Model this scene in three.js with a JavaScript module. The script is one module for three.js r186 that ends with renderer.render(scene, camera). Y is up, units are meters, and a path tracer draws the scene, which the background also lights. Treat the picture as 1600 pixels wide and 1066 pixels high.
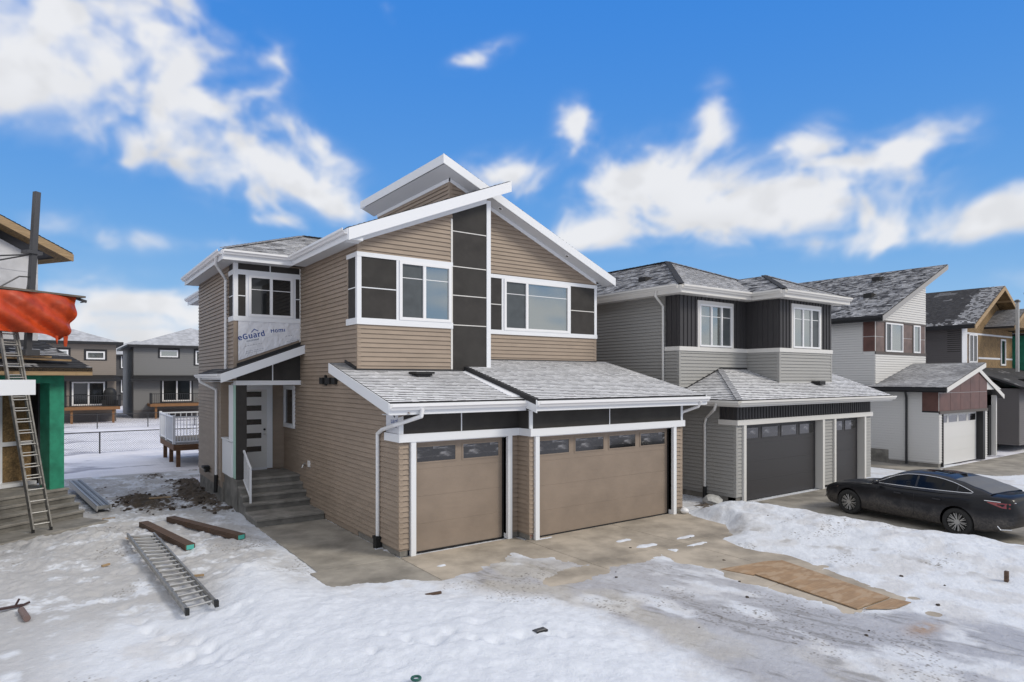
import * as THREE from 'three';
import { mergeGeometries, mergeVertices } from 'three/addons/utils/BufferGeometryUtils.js';
import { Brush, Evaluator, SUBTRACTION } from 'three-bvh-csg';

// ---------------------------------------------------------------- camera, sky, sun, exposure
const YAW = 35.5 * Math.PI / 180, FOCAL = 1000, HORIZON = 590, EYE = 3.88;   // in pixels of the 1600 x 1066 photograph
const FW = new THREE.Vector3(Math.sin(YAW), 0, -Math.cos(YAW)), RT = new THREE.Vector3(Math.cos(YAW), 0, Math.sin(YAW));
const scene = new THREE.Scene();
const camera = new THREE.PerspectiveCamera(2 * Math.atan(533 / FOCAL) * 180 / Math.PI, 1600 / 1066, 0.1, 4000);
camera.position.set(0, EYE, 0);
camera.lookAt(FW.x * 10, EYE, FW.z * 10);
camera.setViewOffset(1600, 1066, 0, 533 - HORIZON, 1600, 1066);
scene.add(camera);
const renderer = new THREE.WebGLRenderer();
renderer.toneMapping = THREE.LinearToneMapping;
renderer.toneMappingExposure = 0.88;
renderer.shadowMap.enabled = true;

const sun = new THREE.DirectionalLight(new THREE.Color(1, 0.925, 0.80), 2.1);
const SUNDIR = new THREE.Vector3(0.45, 0.66, 0.66).normalize();
sun.position.copy(SUNDIR).multiplyScalar(60).add(new THREE.Vector3(12, 0, -14));
sun.target.position.set(12, 0, -14);
sun.castShadow = true; sun.shadow.radius = 30; sun.shadow.mapSize.set(2048, 2048);
Object.assign(sun.shadow.camera, { left: -45, right: 45, top: 45, bottom: -45, near: 1, far: 160 });
scene.add(sun, sun.target);

// ---------------------------------------------------------------- noise
function hash2(i, j, s) { let h = (i * 374761393 + j * 668265263 + s * 974634777) | 0; h = Math.imul(h ^ (h >>> 13), 1274126177); h ^= h >>> 16; return (h >>> 0) / 4294967296; }
function vnoise(x, y, s = 0) {
  const i = Math.floor(x), j = Math.floor(y), a = x - i, b = y - j, u = a * a * (3 - 2 * a), v = b * b * (3 - 2 * b);
  const p = hash2(i, j, s), q = hash2(i + 1, j, s), r = hash2(i, j + 1, s), t = hash2(i + 1, j + 1, s);
  return p + (q - p) * u + (r - p) * v + (p - q - r + t) * u * v;
}
function fbm(x, y, o = 4, s = 0) { let a = 0.5, t = 0, n = 0; for (let k = 0; k < o; k++) { t += a * vnoise(x, y, s + k * 17); n += a; a *= 0.5; x = x * 2.03 + 11.3; y = y * 2.03 + 5.7; } return t / n; }
function billow(x, y, o = 5, s = 0) { let a = 0.5, t = 0, n = 0; for (let k = 0; k < o; k++) { t += a * (1 - Math.abs(2 * vnoise(x, y, s + k * 13) - 1)); n += a; a *= 0.55; x = x * 2.05 + 3.1; y = y * 2.05 + 8.7; } return t / n; }
const sstep = (a, b, x) => { const t = Math.min(1, Math.max(0, (x - a) / (b - a))); return t * t * (3 - 2 * t); };
const lerp = (a, b, t) => a + (b - a) * t;
let seed = 12345; const rnd = () => { seed = (Math.imul(seed, 1664525) + 1013904223) >>> 0; return seed / 4294967296; };

// ---------------------------------------------------------------- sky: blue air with fair-weather clouds all round
function pixelDir(u, v) { return FW.clone().addScaledVector(RT, (u - 800) / FOCAL).add(new THREE.Vector3(0, (HORIZON - v) / FOCAL, 0)).normalize(); }
{
  const W = 2048, H = 1024, data = new Float32Array(W * H * 4);
  // clouds seen in the photograph: where each stands (direction), its angular size, lean and density
  const C = [[150, 85, 210, 85, 0, 1], [20, 130, 160, 60, 0, .9], [270, 45, 70, 50, 0, .75], [235, 207, 75, 38, .05, .85], [335, 165, 55, 26, -.2, .5], [410, 270, 130, 55, .12, 1], [500, 315, 90, 34, .15, .9], [480, 235, 60, 28, .3, .6],
    [205, 375, 70, 18, 0, .55], [365, 383, 40, 14, 0, .5], [755, 85, 62, 17, -.3, .75], [425, 100, 55, 20, -.35, .42], [420, 345, 40, 10, 0, .4],
    [780, 275, 85, 38, -.1, .9], [905, 205, 40, 48, -.5, .8], [1115, 195, 34, 55, 0, .85], [1010, 285, 110, 62, -.25, 1], [1110, 315, 150, 52, -.05, 1], [920, 365, 70, 22, -.15, .8], [1260, 330, 150, 42, -.1, .95], [1415, 235, 82, 34, -.2, .95], [1335, 275, 45, 24, -.2, .7], [1265, 225, 50, 34, -.4, .55], [1470, 345, 120, 30, -.1, .85], [1590, 330, 60, 26, -.3, .75], [1400, 380, 90, 16, -.1, .5],
    [90, 345, 70, 25, 0, .45], [260, 490, 150, 34, 0, .8], [60, 480, 180, 50, 0, .7], [180, 530, 260, 60, 0, .85], [1540, 335, 110, 22, -.2, .7], [1600, 435, 50, 22, 0, .6], [1200, 450, 40, 12, 0, .3], [610, 20, 30, 14, .5, .35]];
  const cl = C.map(([u, v, rx, ry, r, d]) => { const w = pixelDir(u, v); return { az: Math.atan2(w.z, w.x), el: Math.asin(w.y), rx: 0.9 * rx / FOCAL * Math.cos(Math.asin(w.y)), ry: 0.88 * ry / FOCAL, c: Math.cos(r), s: Math.sin(r), d }; });
  const azF = Math.atan2(FW.z, FW.x);
  for (let j = 0; j < H; j++) {
    const el = ((j + 0.5) / H - 0.5) * Math.PI, y = Math.sin(el), ce = Math.cos(el);
    for (let i = 0; i < W; i++) {
      const az = ((i + 0.5) / W - 0.5) * 2 * Math.PI, k = (j * W + i) * 4;
      const up = Math.max(0, y);
      const g = Math.pow(1 - up, 3.2), g2 = Math.pow(1 - up, 14);
      let r = lerp(0.030, 0.30, g), gg = lerp(0.235, 0.64, g), b = lerp(0.80, 0.96, g);
      r = lerp(r, 0.80, g2 * 0.75); gg = lerp(gg, 0.86, g2 * 0.75); b = lerp(b, 0.93, g2 * 0.75);
      let dAz = az - azF; dAz -= Math.round(dAz / (2 * Math.PI)) * 2 * Math.PI;
      // clouds: soft masses with billowing edges, greyer underneath
      const A = az * 6.5, B = el * 8.2;
      const wx = fbm(A * 0.9 + 3, B * 0.9, 3, 5) - 0.5, wy = fbm(A * 0.9 + 40, B * 0.9 + 9, 3, 9) - 0.5;
      let d = 0, dUp = 0;
      for (const c of cl) {
        let a = az - c.az; a -= Math.round(a / (2 * Math.PI)) * 2 * Math.PI;
        if (Math.abs(a) > 0.7) continue;
        for (let h = 0; h < 2; h++) { const e = el + h * 0.03 - c.el, p = (a * c.c - e * c.s) / c.rx, q = (a * c.s + e * c.c) / c.ry, m = p * p + q * q; if (m < 7) { const v = 0.93 * c.d * Math.exp(-m * 0.95); if (h) dUp = 1 - (1 - dUp) * (1 - v); else d = 1 - (1 - d) * (1 - v); } }
      }
      // the same kind of broken cloud goes on round the rest of the sky
      const away = Math.min(1, sstep(0.78, 1.05, Math.abs(dAz)) + sstep(0.62, 0.85, el));
      if (away > 0 && y > -0.02) {
        const rr = 1 / (up + 0.22), px = ce * Math.cos(az) * rr, pz = ce * Math.sin(az) * rr;
        d = Math.max(d, away * sstep(0.20, 0.50, fbm(px * 1.25 + 7, pz * 1.25 + 3, 4, 60)) * 0.97);
      }
      d = Math.min(1.15, d);
      let cover = 0, body = 1;
      if (d > 0.015) {
        const n = 0.42 * billow(A * 1.7 + wx * 1.3, B * 1.9 + wy * 1.3, 6, 21) + 0.58 * fbm(A * 2.9 + wx * 3.2, B * 3.6 + wy * 3.2, 7, 25), val = d * 0.98 + (n - 0.55) * 1.6 * sstep(0.015, 0.3, d);
        cover = Math.min(1, 0.66 * sstep(0.34, 0.92, val) + 0.42 * sstep(0.05, 1.0, val)); body = 0.98 - 0.13 * sstep(0.1, 0.55, dUp - d * 0.75) * sstep(0.4, 0.9, val) - 0.10 * sstep(0.5, 0.75, fbm(A * 3 + 9, B * 3.4 + wx * 2, 4, 33)) * cover;
      }
      r = lerp(r, body * 0.985, cover * 0.97); gg = lerp(gg, body * 0.995, cover * 0.97); b = lerp(b, body * 1.025, cover * 0.97);
      if (y < 0) { const q = sstep(0, -0.15, y); r = lerp(r, 0.55, q); gg = lerp(gg, 0.57, q); b = lerp(b, 0.61, q); }
      data[k] = r; data[k + 1] = gg; data[k + 2] = b; data[k + 3] = 1;
    }
  }
  const t = new THREE.DataTexture(data, W, H, THREE.RGBAFormat, THREE.FloatType);
  t.mapping = THREE.EquirectangularReflectionMapping; t.magFilter = t.minFilter = THREE.LinearFilter; t.needsUpdate = true;
  scene.background = t; scene.environment = t;
}

// ---------------------------------------------------------------- geometry helpers
const V = (x, y, z) => new THREE.Vector3(x, y, z), UP = V(0, 1, 0);
function fromTris(P, UVs) {
  const g = new THREE.BufferGeometry();
  g.setAttribute('position', new THREE.Float32BufferAttribute(P, 3));
  g.computeVertexNormals();
  if (UVs) g.setAttribute('uv', new THREE.Float32BufferAttribute(UVs, 2)); else boxUV(g);
  return g;
}
function boxUV(g) {           // texture coordinates in metres from the face's direction
  const p = g.attributes.position, n = g.attributes.normal, uv = new Float32Array(p.count * 2);
  for (let i = 0; i < p.count; i++) {
    const ax = Math.abs(n.getX(i)), ay = Math.abs(n.getY(i)), az = Math.abs(n.getZ(i));
    const [u, v] = ay > ax && ay > az ? [p.getX(i), p.getZ(i)] : ax > az ? [p.getZ(i), p.getY(i)] : [p.getX(i), p.getY(i)];
    uv[2 * i] = u; uv[2 * i + 1] = v;
  }
  g.setAttribute('uv', new THREE.BufferAttribute(uv, 2)); return g;
}
const plain = g => { const r = g.index ? g.toNonIndexed() : g; for (const k of Object.keys(r.attributes)) if (!['position', 'normal', 'uv'].includes(k)) r.deleteAttribute(k); if (!r.attributes.uv) boxUV(r); return r; };
const merge = list => list.length === 1 ? list[0] : mergeGeometries(list.map(plain));
function hexa(a, b, c, d, e, f, g, h) {   // front a b c d counter-clockwise, back e f g h behind them
  const q = (p, r, s, t) => [p, r, s, p, s, t], P = [];
  for (const v of [...q(a, b, c, d), ...q(f, e, h, g), ...q(e, a, d, h), ...q(b, f, g, c), ...q(d, c, g, h), ...q(e, f, b, a)]) P.push(v.x, v.y, v.z);
  return fromTris(P);
}
// a wall frame: u runs to the right along the wall as one faces it, n points out of it
const frame = (O, U, N) => ({ O, U, N, at: (u, y, n = 0) => O.clone().addScaledVector(U, u).addScaledVector(N, n).setY(O.y + y) });
const FRONT = z => frame(V(0, 0, z), V(1, 0, 0), V(0, 0, 1)), LEFT = x => frame(V(x, 0, 0), V(0, 0, 1), V(-1, 0, 0)), RIGHT = x => frame(V(x, 0, 0), V(0, 0, -1), V(1, 0, 0)), BACK = z => frame(V(0, 0, z), V(-1, 0, 0), V(0, 0, -1));
function fbox(F, u0, u1, y0, y1, n0, n1) {
  return hexa(F.at(u0, y0, n1), F.at(u1, y0, n1), F.at(u1, y1, n1), F.at(u0, y1, n1), F.at(u0, y0, n0), F.at(u1, y0, n0), F.at(u1, y1, n0), F.at(u0, y1, n0));
}
function fquad(F, a, b, c, d, n0, n1) { // [u,y] corners
  const p = (q, n) => F.at(q[0], q[1], n);
  return hexa(p(a, n1), p(b, n1), p(c, n1), p(d, n1), p(a, n0), p(b, n0), p(c, n0), p(d, n0));
}
const bx = (x0, x1, y0, y1, z0, z1) => fbox(FRONT(0), x0, x1, y0, y1, z0, z1);
function cbox(x0, x1, y0, y1, z0, z1, c = 0.02) {   // a block with its top edges chamfered
  const P = [], lo = [V(x0, y0, z1), V(x1, y0, z1), V(x1, y0, z0), V(x0, y0, z0)], mid = lo.map(p => p.clone().setY(y1 - c)), hi = [V(x0 + c, y1, z1 - c), V(x1 - c, y1, z1 - c), V(x1 - c, y1, z0 + c), V(x0 + c, y1, z0 + c)];
  const q = (a, b, d, e) => { for (const v of [a, b, d, a, d, e]) P.push(v.x, v.y, v.z); };
  for (let i = 0; i < 4; i++) { const j = (i + 1) % 4; q(lo[i], lo[j], mid[j], mid[i]); q(mid[i], mid[j], hi[j], hi[i]); }
  q(hi[0], hi[1], hi[2], hi[3]); q(lo[3], lo[2], lo[1], lo[0]);
  return fromTris(P);
}
function prism(pts, ext) {    // planar outline pushed along a vector
  const n = V(0, 0, 0); for (let i = 0; i < pts.length; i++) { const a = pts[i], b = pts[(i + 1) % pts.length]; n.x += (a.y - b.y) * (a.z + b.z); n.y += (a.z - b.z) * (a.x + b.x); n.z += (a.x - b.x) * (a.y + b.y); }
  n.normalize(); if (n.dot(ext) > 0) pts = pts.slice().reverse(); else n.negate(); n.negate();
  const t = V(0, 0, 0).subVectors(pts[1], pts[0]).normalize(), s = V(0, 0, 0).crossVectors(n, t);
  const two = pts.map(p => new THREE.Vector2(p.dot(t), p.dot(s)));
  const tri = THREE.ShapeUtils.triangulateShape(two, []), P = [], put = v => P.push(v.x, v.y, v.z);
  const far = pts.map(p => p.clone().add(ext));
  const ccw = THREE.ShapeUtils.area(two) > 0;
  for (const [a, b, c] of tri) { const o = ccw ? [a, b, c] : [a, c, b]; o.forEach(i => put(pts[i])); [o[0], o[2], o[1]].forEach(i => put(far[i])); }
  for (let i = 0; i < pts.length; i++) { const j = (i + 1) % pts.length; for (const v of [pts[j], pts[i], far[i], pts[j], far[i], far[j]]) put(v); }
  return fromTris(P);
}
function pipe(points, r, seg = 8) {
  const gs = [];
  for (let i = 0; i + 1 < points.length; i++) {
    const a = points[i], b = points[i + 1], d = b.clone().sub(a), g = new THREE.CylinderGeometry(r, r, d.length(), seg, 1);
    g.applyQuaternion(new THREE.Quaternion().setFromUnitVectors(UP, d.clone().normalize())); g.translate(...a.clone().add(b).multiplyScalar(0.5).toArray()); gs.push(plain(g));
    if (i) { const s = new THREE.SphereGeometry(r * 1.02, seg, 6); s.translate(a.x, a.y, a.z); gs.push(plain(s)); }
  }
  return merge(gs);
}
function bar(a, b, w, h) {    // a straight timber between two points, w wide (level), h deep
  const d = b.clone().sub(a).normalize(), s = V(0, 0, 0).crossVectors(d, UP); if (s.lengthSq() < 1e-6) s.set(1, 0, 0); s.normalize(); const t = V(0, 0, 0).crossVectors(s, d).normalize();
  const c = (p, i, j) => p.clone().addScaledVector(s, i * w / 2).addScaledVector(t, j * h / 2);
  return hexa(c(a, -1, -1), c(a, 1, -1), c(a, 1, 1), c(a, -1, 1), c(b, -1, -1), c(b, 1, -1), c(b, 1, 1), c(b, -1, 1));
}
// ---------------------------------------------------------------- things and parts
const taken = new Map(), bases = new Map();
function numbered(n) { const k = taken.get(n) || 0; taken.set(n, k + 1); return k ? n + '_' + String(k).padStart(3, '0') : n; }
function thing(name, label, category, base, group) {
  const o = new THREE.Group(); o.name = numbered(name); o.position.copy(base); o.userData = { label, category }; if (group) o.userData.group = group;
  bases.set(o, base.clone()); scene.add(o); return o;
}
function baseOf(p) { while (p) { if (bases.has(p)) return bases.get(p); p = p.parent; } return V(0, 0, 0); }
function part(name, geo, m, parent, stuff) {
  let g = Array.isArray(geo) ? merge(geo) : geo;
  const b = baseOf(parent); if (b.lengthSq()) g.translate(-b.x, -b.y, -b.z);
  const o = new THREE.Mesh(g, m); o.name = name; o.castShadow = o.receiveShadow = true; parent.add(o);
  if (stuff) o.userData.kind = 'stuff';
  return o;
}
function solo(name, label, category, geo, m, base, group) {   // a thing that is one mesh
  let g = Array.isArray(geo) ? merge(geo) : geo; g.translate(-base.x, -base.y, -base.z);
  const o = new THREE.Mesh(g, m); o.name = numbered(name); o.position.copy(base); o.castShadow = o.receiveShadow = true; o.userData = { label, category }; if (group) o.userData.group = group; scene.add(o); return o;
}
function struct(name, geo, m) { const o = new THREE.Mesh(Array.isArray(geo) ? merge(geo) : geo, m); o.name = numbered(name); o.userData.kind = 'structure'; o.castShadow = o.receiveShadow = true; scene.add(o); return o; }

// ---------------------------------------------------------------- textures and materials
function tex(w, h, fn, rep = [1, 1], colour = true) {   // fn(i, j) -> [r, g, b] in 0..1 (sRGB when colour)
  const d = new Uint8Array(w * h * 4);
  for (let j = 0; j < h; j++) for (let i = 0; i < w; i++) { const c = fn(i, j), k = (j * w + i) * 4; d[k] = c[0] * 255; d[k + 1] = c[1] * 255; d[k + 2] = c[2] * 255; d[k + 3] = 255; }
  const t = new THREE.DataTexture(d, w, h); t.wrapS = t.wrapT = THREE.RepeatWrapping; t.repeat.set(...rep); t.magFilter = THREE.LinearFilter; t.minFilter = THREE.LinearMipmapLinearFilter; t.generateMipmaps = true;
  if (colour) t.colorSpace = THREE.SRGBColorSpace; t.needsUpdate = true; return t;
}
function tileNoise(n, cells, oct, s, keep = 0.55) { // tileable fbm lookup
  const a = new Float32Array(n * n);
  for (let j = 0; j < n; j++) for (let i = 0; i < n; i++) {
    let t = 0, amp = 0.5, nn = 0, c = cells;
    for (let o = 0; o < oct; o++) {
      const x = i / n * c, y = j / n * c, ix = Math.floor(x), iy = Math.floor(y), fx = x - ix, fy = y - iy, u = fx * fx * (3 - 2 * fx), v = fy * fy * (3 - 2 * fy), w = k => ((k % c) + c) % c;
      const p = hash2(w(ix), w(iy), s + o), q = hash2(w(ix + 1), w(iy), s + o), r = hash2(w(ix), w(iy + 1), s + o), z = hash2(w(ix + 1), w(iy + 1), s + o);
      t += amp * (p + (q - p) * u + (r - p) * v + (p - q - r + z) * u * v); nn += amp; amp *= keep; c *= 2;
    }
    a[j * n + i] = t / nn;
  }
  return a;
}
const N512 = tileNoise(512, 8, 6, 3), N512b = tileNoise(512, 5, 7, 40);
const grey = (n, a, b) => tex(512, 512, (i, j) => { const v = lerp(a, b, n[j * 512 + i]); return [v, v, v]; }, [1, 1], false);
const bumpFine = grey(N512, 0, 1); bumpFine.repeat.set(2.5, 2.5);
const lin = (r, g, b) => new THREE.Color().setRGB(r, g, b);
const std = (c, rough = 0.7, o = {}) => new THREE.MeshStandardMaterial({ color: c, roughness: rough, ...o });
const mottled = (c, rough, amount, rep, o = {}) => std(c, rough, { map: tex(512, 512, (i, j) => { const v = 1 - amount + amount * (0.35 * N512[j * 512 + i] + 0.65 * N512b[j * 512 + i]) * 1.6; const q = Math.min(1, v); return [q, q, q]; }, [rep, rep]), ...o });
const M = {};
M.tan = [0.97, 1.0, 1.03].map((k, i) => mottled(lin(0.325 * k, 0.254 * k, 0.194 * k), 0.6, 0.13, 0.31 + 0.06 * i));
M.tanCore = std(lin(0.31, 0.245, 0.19), 0.7);
M.greyS = std(lin(0.33, 0.325, 0.31), 0.6); M.paleS = std(lin(0.62, 0.61, 0.59), 0.6); M.slateS = std(lin(0.125, 0.115, 0.115), 0.6);
M.white = std(lin(0.76, 0.775, 0.80), 0.5); M.cream = std(lin(0.66, 0.645, 0.615), 0.5); M.soffit = std(lin(0.58, 0.59, 0.61), 0.6); M.vinyl = std(lin(0.8, 0.8, 0.81), 0.35);
M.charcoal = mottled(lin(0.044, 0.040, 0.037), 0.85, 0.25, 0.7); M.charcoal2 = mottled(lin(0.040, 0.037, 0.034), 0.85, 0.25, 0.53);
M.batten = std(lin(0.04, 0.038, 0.04), 0.55); M.blackTrim = std(lin(0.014, 0.014, 0.016), 0.5); M.black = std(lin(0.01, 0.01, 0.01), 0.6);
M.redPanel = mottled(lin(0.135, 0.062, 0.05), 0.5, 0.3, 0.6); M.bronzePanel = mottled(lin(0.17, 0.115, 0.098), 0.5, 0.3, 0.6); M.wrapPanel = mottled(lin(0.62, 0.63, 0.66), 0.5, 0.2, 0.5); M.bronze = std(lin(0.09, 0.075, 0.065), 0.55);
M.tanDoor = mottled(lin(0.275, 0.216, 0.168), 0.5, 0.12, 0.4, { bumpMap: (t => { t.repeat.set(0.6, 9); return t; })(grey(N512, 0, 1)), bumpScale: 0.0025 }); M.darkDoor = std(lin(0.036, 0.034, 0.036), 0.5); M.whiteDoor = std(lin(0.66, 0.655, 0.64), 0.5);
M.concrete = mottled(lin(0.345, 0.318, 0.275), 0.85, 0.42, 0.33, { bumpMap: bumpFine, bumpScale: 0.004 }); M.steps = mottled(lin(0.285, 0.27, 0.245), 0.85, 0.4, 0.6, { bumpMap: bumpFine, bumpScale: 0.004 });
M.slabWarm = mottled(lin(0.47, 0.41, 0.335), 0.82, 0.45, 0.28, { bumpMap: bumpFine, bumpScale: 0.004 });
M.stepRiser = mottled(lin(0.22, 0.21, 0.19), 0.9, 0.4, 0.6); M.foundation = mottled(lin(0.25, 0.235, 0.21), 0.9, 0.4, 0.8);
// reflective insulating glass, the same with an insect screen, and plastic-wrapped door lites
M.glass = new THREE.MeshPhysicalMaterial({ color: lin(0.36, 0.385, 0.38), metalness: 0.75, roughness: 0.04 });
M.glassDark = new THREE.MeshPhysicalMaterial({ color: lin(0.012, 0.014, 0.015), roughness: 0.05, ior: 1.7 });
M.screen = mottled(lin(0.075, 0.085, 0.09), 0.35, 0.2, 0.9);
M.lite = new THREE.MeshPhysicalMaterial({ roughness: 0.12, color: 0xffffff, clearcoat: 1, clearcoatRoughness: 0.08, map: tex(256, 256, (i, j) => { const a = fbm(i / 95, j / 40, 4, 71), v = 0.05 + 0.42 * sstep(0.5, 0.78, a); return [v, v, v * 1.03]; }, [1.3, 2.2]) });
M.alu = std(lin(0.52, 0.51, 0.49), 0.42, { metalness: 0.85 }); M.aluDull = mottled(lin(0.36, 0.35, 0.33), 0.5, 0.4, 2, { metalness: 0.7 }); M.steel = std(lin(0.1, 0.1, 0.105), 0.45, { metalness: 0.6 });
const woodTex = (s, dark) => tex(512, 256, (i, j) => { const g = fbm(i / 170, j / 5, 5, s), k = fbm(i / 60, j / 30, 3, s + 9); const v = lerp(dark, 1, g * 0.75 + k * 0.25); return [v, v * lerp(0.93, 1, g), v * lerp(0.86, 1, g)]; }, [0.7, 2.2]);
M.wood = std(lin(0.6, 0.45, 0.27), 0.75, { map: woodTex(3, 0.6) }); M.treated = std(lin(0.25, 0.14, 0.075), 0.8, { map: woodTex(7, 0.5) }); M.brownWood = std(lin(0.17, 0.112, 0.08), 0.8, { map: woodTex(11, 0.5) }); M.greyWood = std(lin(0.3, 0.28, 0.25), 0.85, { map: woodTex(15, 0.45) });
M.plywood = std(lin(0.46, 0.32, 0.2), 0.75, { map: tex(1024, 512, (i, j) => { const g = fbm(i / 210, j / 5, 5, 91), p = fbm(i / 90, j / 60, 5, 95), w = sstep(0.5, 0.66, fbm(i / 120 + 4, j / 40, 5, 97)); const v = lerp(0.8, 1, g) * lerp(0.86, 1.04, p); return [lerp(Math.min(1, v), 0.95, w * 0.75), lerp(Math.min(1, v * 0.97), 0.97, w * 0.75), lerp(Math.min(1, v * 0.93), 1, w * 0.75)]; }, [0.42, 0.84]) });
M.sheath = std(0xffffff, 0.8, { map: tex(512, 512, (i, j) => { const a = vnoise(i / 9 + 3 * vnoise(i / 30, j / 30, 5), j / 22, 51), b = vnoise(i / 24, j / 8 + 3 * vnoise(i / 25, j / 25, 8), 53), v = lerp(0.45, 0.82, 0.5 * a + 0.5 * b) * lerp(0.85, 1.1, N512[j * 512 + i]); return [v * 0.82, v * 0.67, v * 0.46]; }, [0.9, 0.9]) });
M.green = mottled(lin(0.03, 0.29, 0.18), 0.6, 0.3, 0.9); M.tarp = mottled(lin(0.56, 0.065, 0.012), 0.45, 0.35, 0.9); M.orange = std(lin(0.7, 0.14, 0.04), 0.6);
M.wrap = std(lin(0.7, 0.715, 0.75), 0.45); M.tealEnd = std(lin(0.08, 0.42, 0.36), 0.6); M.ground = null;
M.flash = std(lin(0.02, 0.02, 0.022), 0.6); M.wire = std(lin(0.03, 0.03, 0.032), 0.5);

// ---------------------------------------------------------------- siding, roofs, windows, gutters
function siding(list, F, y0, y1, lim, open = [], ex = 0.1143, pb = 0.030, pt = 0.006, groove = 0.0105) {
  for (let y = y0; y < y1 - 0.004; y += ex) {
    const yt = Math.min(y1, y + ex), cuts = [y, yt];
    for (const o of open) for (const v of [o[2], o[3]]) if (v > y + 0.003 && v < yt - 0.003) cuts.push(v);
    cuts.sort((a, b) => a - b);
    for (let i = 0; i + 1 < cuts.length; i++) {
      const a = cuts[i], b = cuts[i + 1], mid = (a + b) / 2, A = lim(a), B = lim(b); if (A[1] - A[0] < 0.02 && B[1] - B[0] < 0.02) continue;
      let runs = [[A[0], A[1], B[0], B[1]]];
      for (const o of open) if (o[2] < mid && o[3] > mid) runs = runs.flatMap(r => {
        const out = []; if (o[0] > Math.min(r[0], r[2]) + 0.01) out.push([r[0], Math.min(r[1], o[0]), r[2], Math.min(r[3], o[0])]); if (o[1] < Math.max(r[1], r[3]) - 0.01) out.push([Math.max(r[0], o[1]), r[1], Math.max(r[2], o[1]), r[3]]); return out; });
      const first = i === 0, na = lerp(pb, pt, (a - y) / ex), nb = lerp(pb, pt, (b - y) / ex);
      const a2 = first ? Math.min(a + groove, b - 0.004) : a;
      for (const r of runs) {
        if (Math.max(r[1] - r[0], r[3] - r[2]) < 0.015) continue;
        const g = hexa(F.at(r[0], a2, na), F.at(Math.max(r[0] + 0.001, r[1]), a2, na), F.at(Math.max(r[2] + 0.001, r[3]), b, nb), F.at(r[2], b, nb), F.at(r[0], a2, 0), F.at(Math.max(r[0] + 0.001, r[1]), a2, 0), F.at(Math.max(r[2] + 0.001, r[3]), b, 0), F.at(r[2], b, 0));
        list.push({ g, size: (r[1] - r[0]) * (b - a) / Math.max(9, F.at((r[0] + r[1]) / 2, a).length()) });
      }
    }
  }
}
function layCourses(list, mats, parent, most = 300) {
  list.sort((a, b) => b.size - a.size);
  list.slice(0, most).forEach((c, i) => part('siding_course', c.g, mats[i % mats.length], parent));
  if (list.length > most) part('siding', list.slice(most).map(c => c.g), mats[0], parent, true);
}
const box4 = (u0, u1) => () => [u0, u1];
function clipPoly(poly, a, b, c) { // keep a*u + b*v <= c
  const out = []; for (let i = 0; i < poly.length; i++) { const p = poly[i], q = poly[(i + 1) % poly.length], s = a * p[0] + b * p[1] - c, t = a * q[0] + b * q[1] - c; if (s <= 0) out.push(p); if ((s < 0 && t > 0) || (s > 0 && t < 0)) { const k = s / (s - t); out.push([p[0] + (q[0] - p[0]) * k, p[1] + (q[1] - p[1]) * k]); } } return out;
}
const shingleMat = std(0xffffff, 0.85, { vertexColors: true, map: tex(512, 512, (i, j) => { const v = 0.87 + 0.18 * N512[j * 512 + i]; const q = Math.min(1, v); return [q, q, q]; }, [1.7, 1.7]) });
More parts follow.
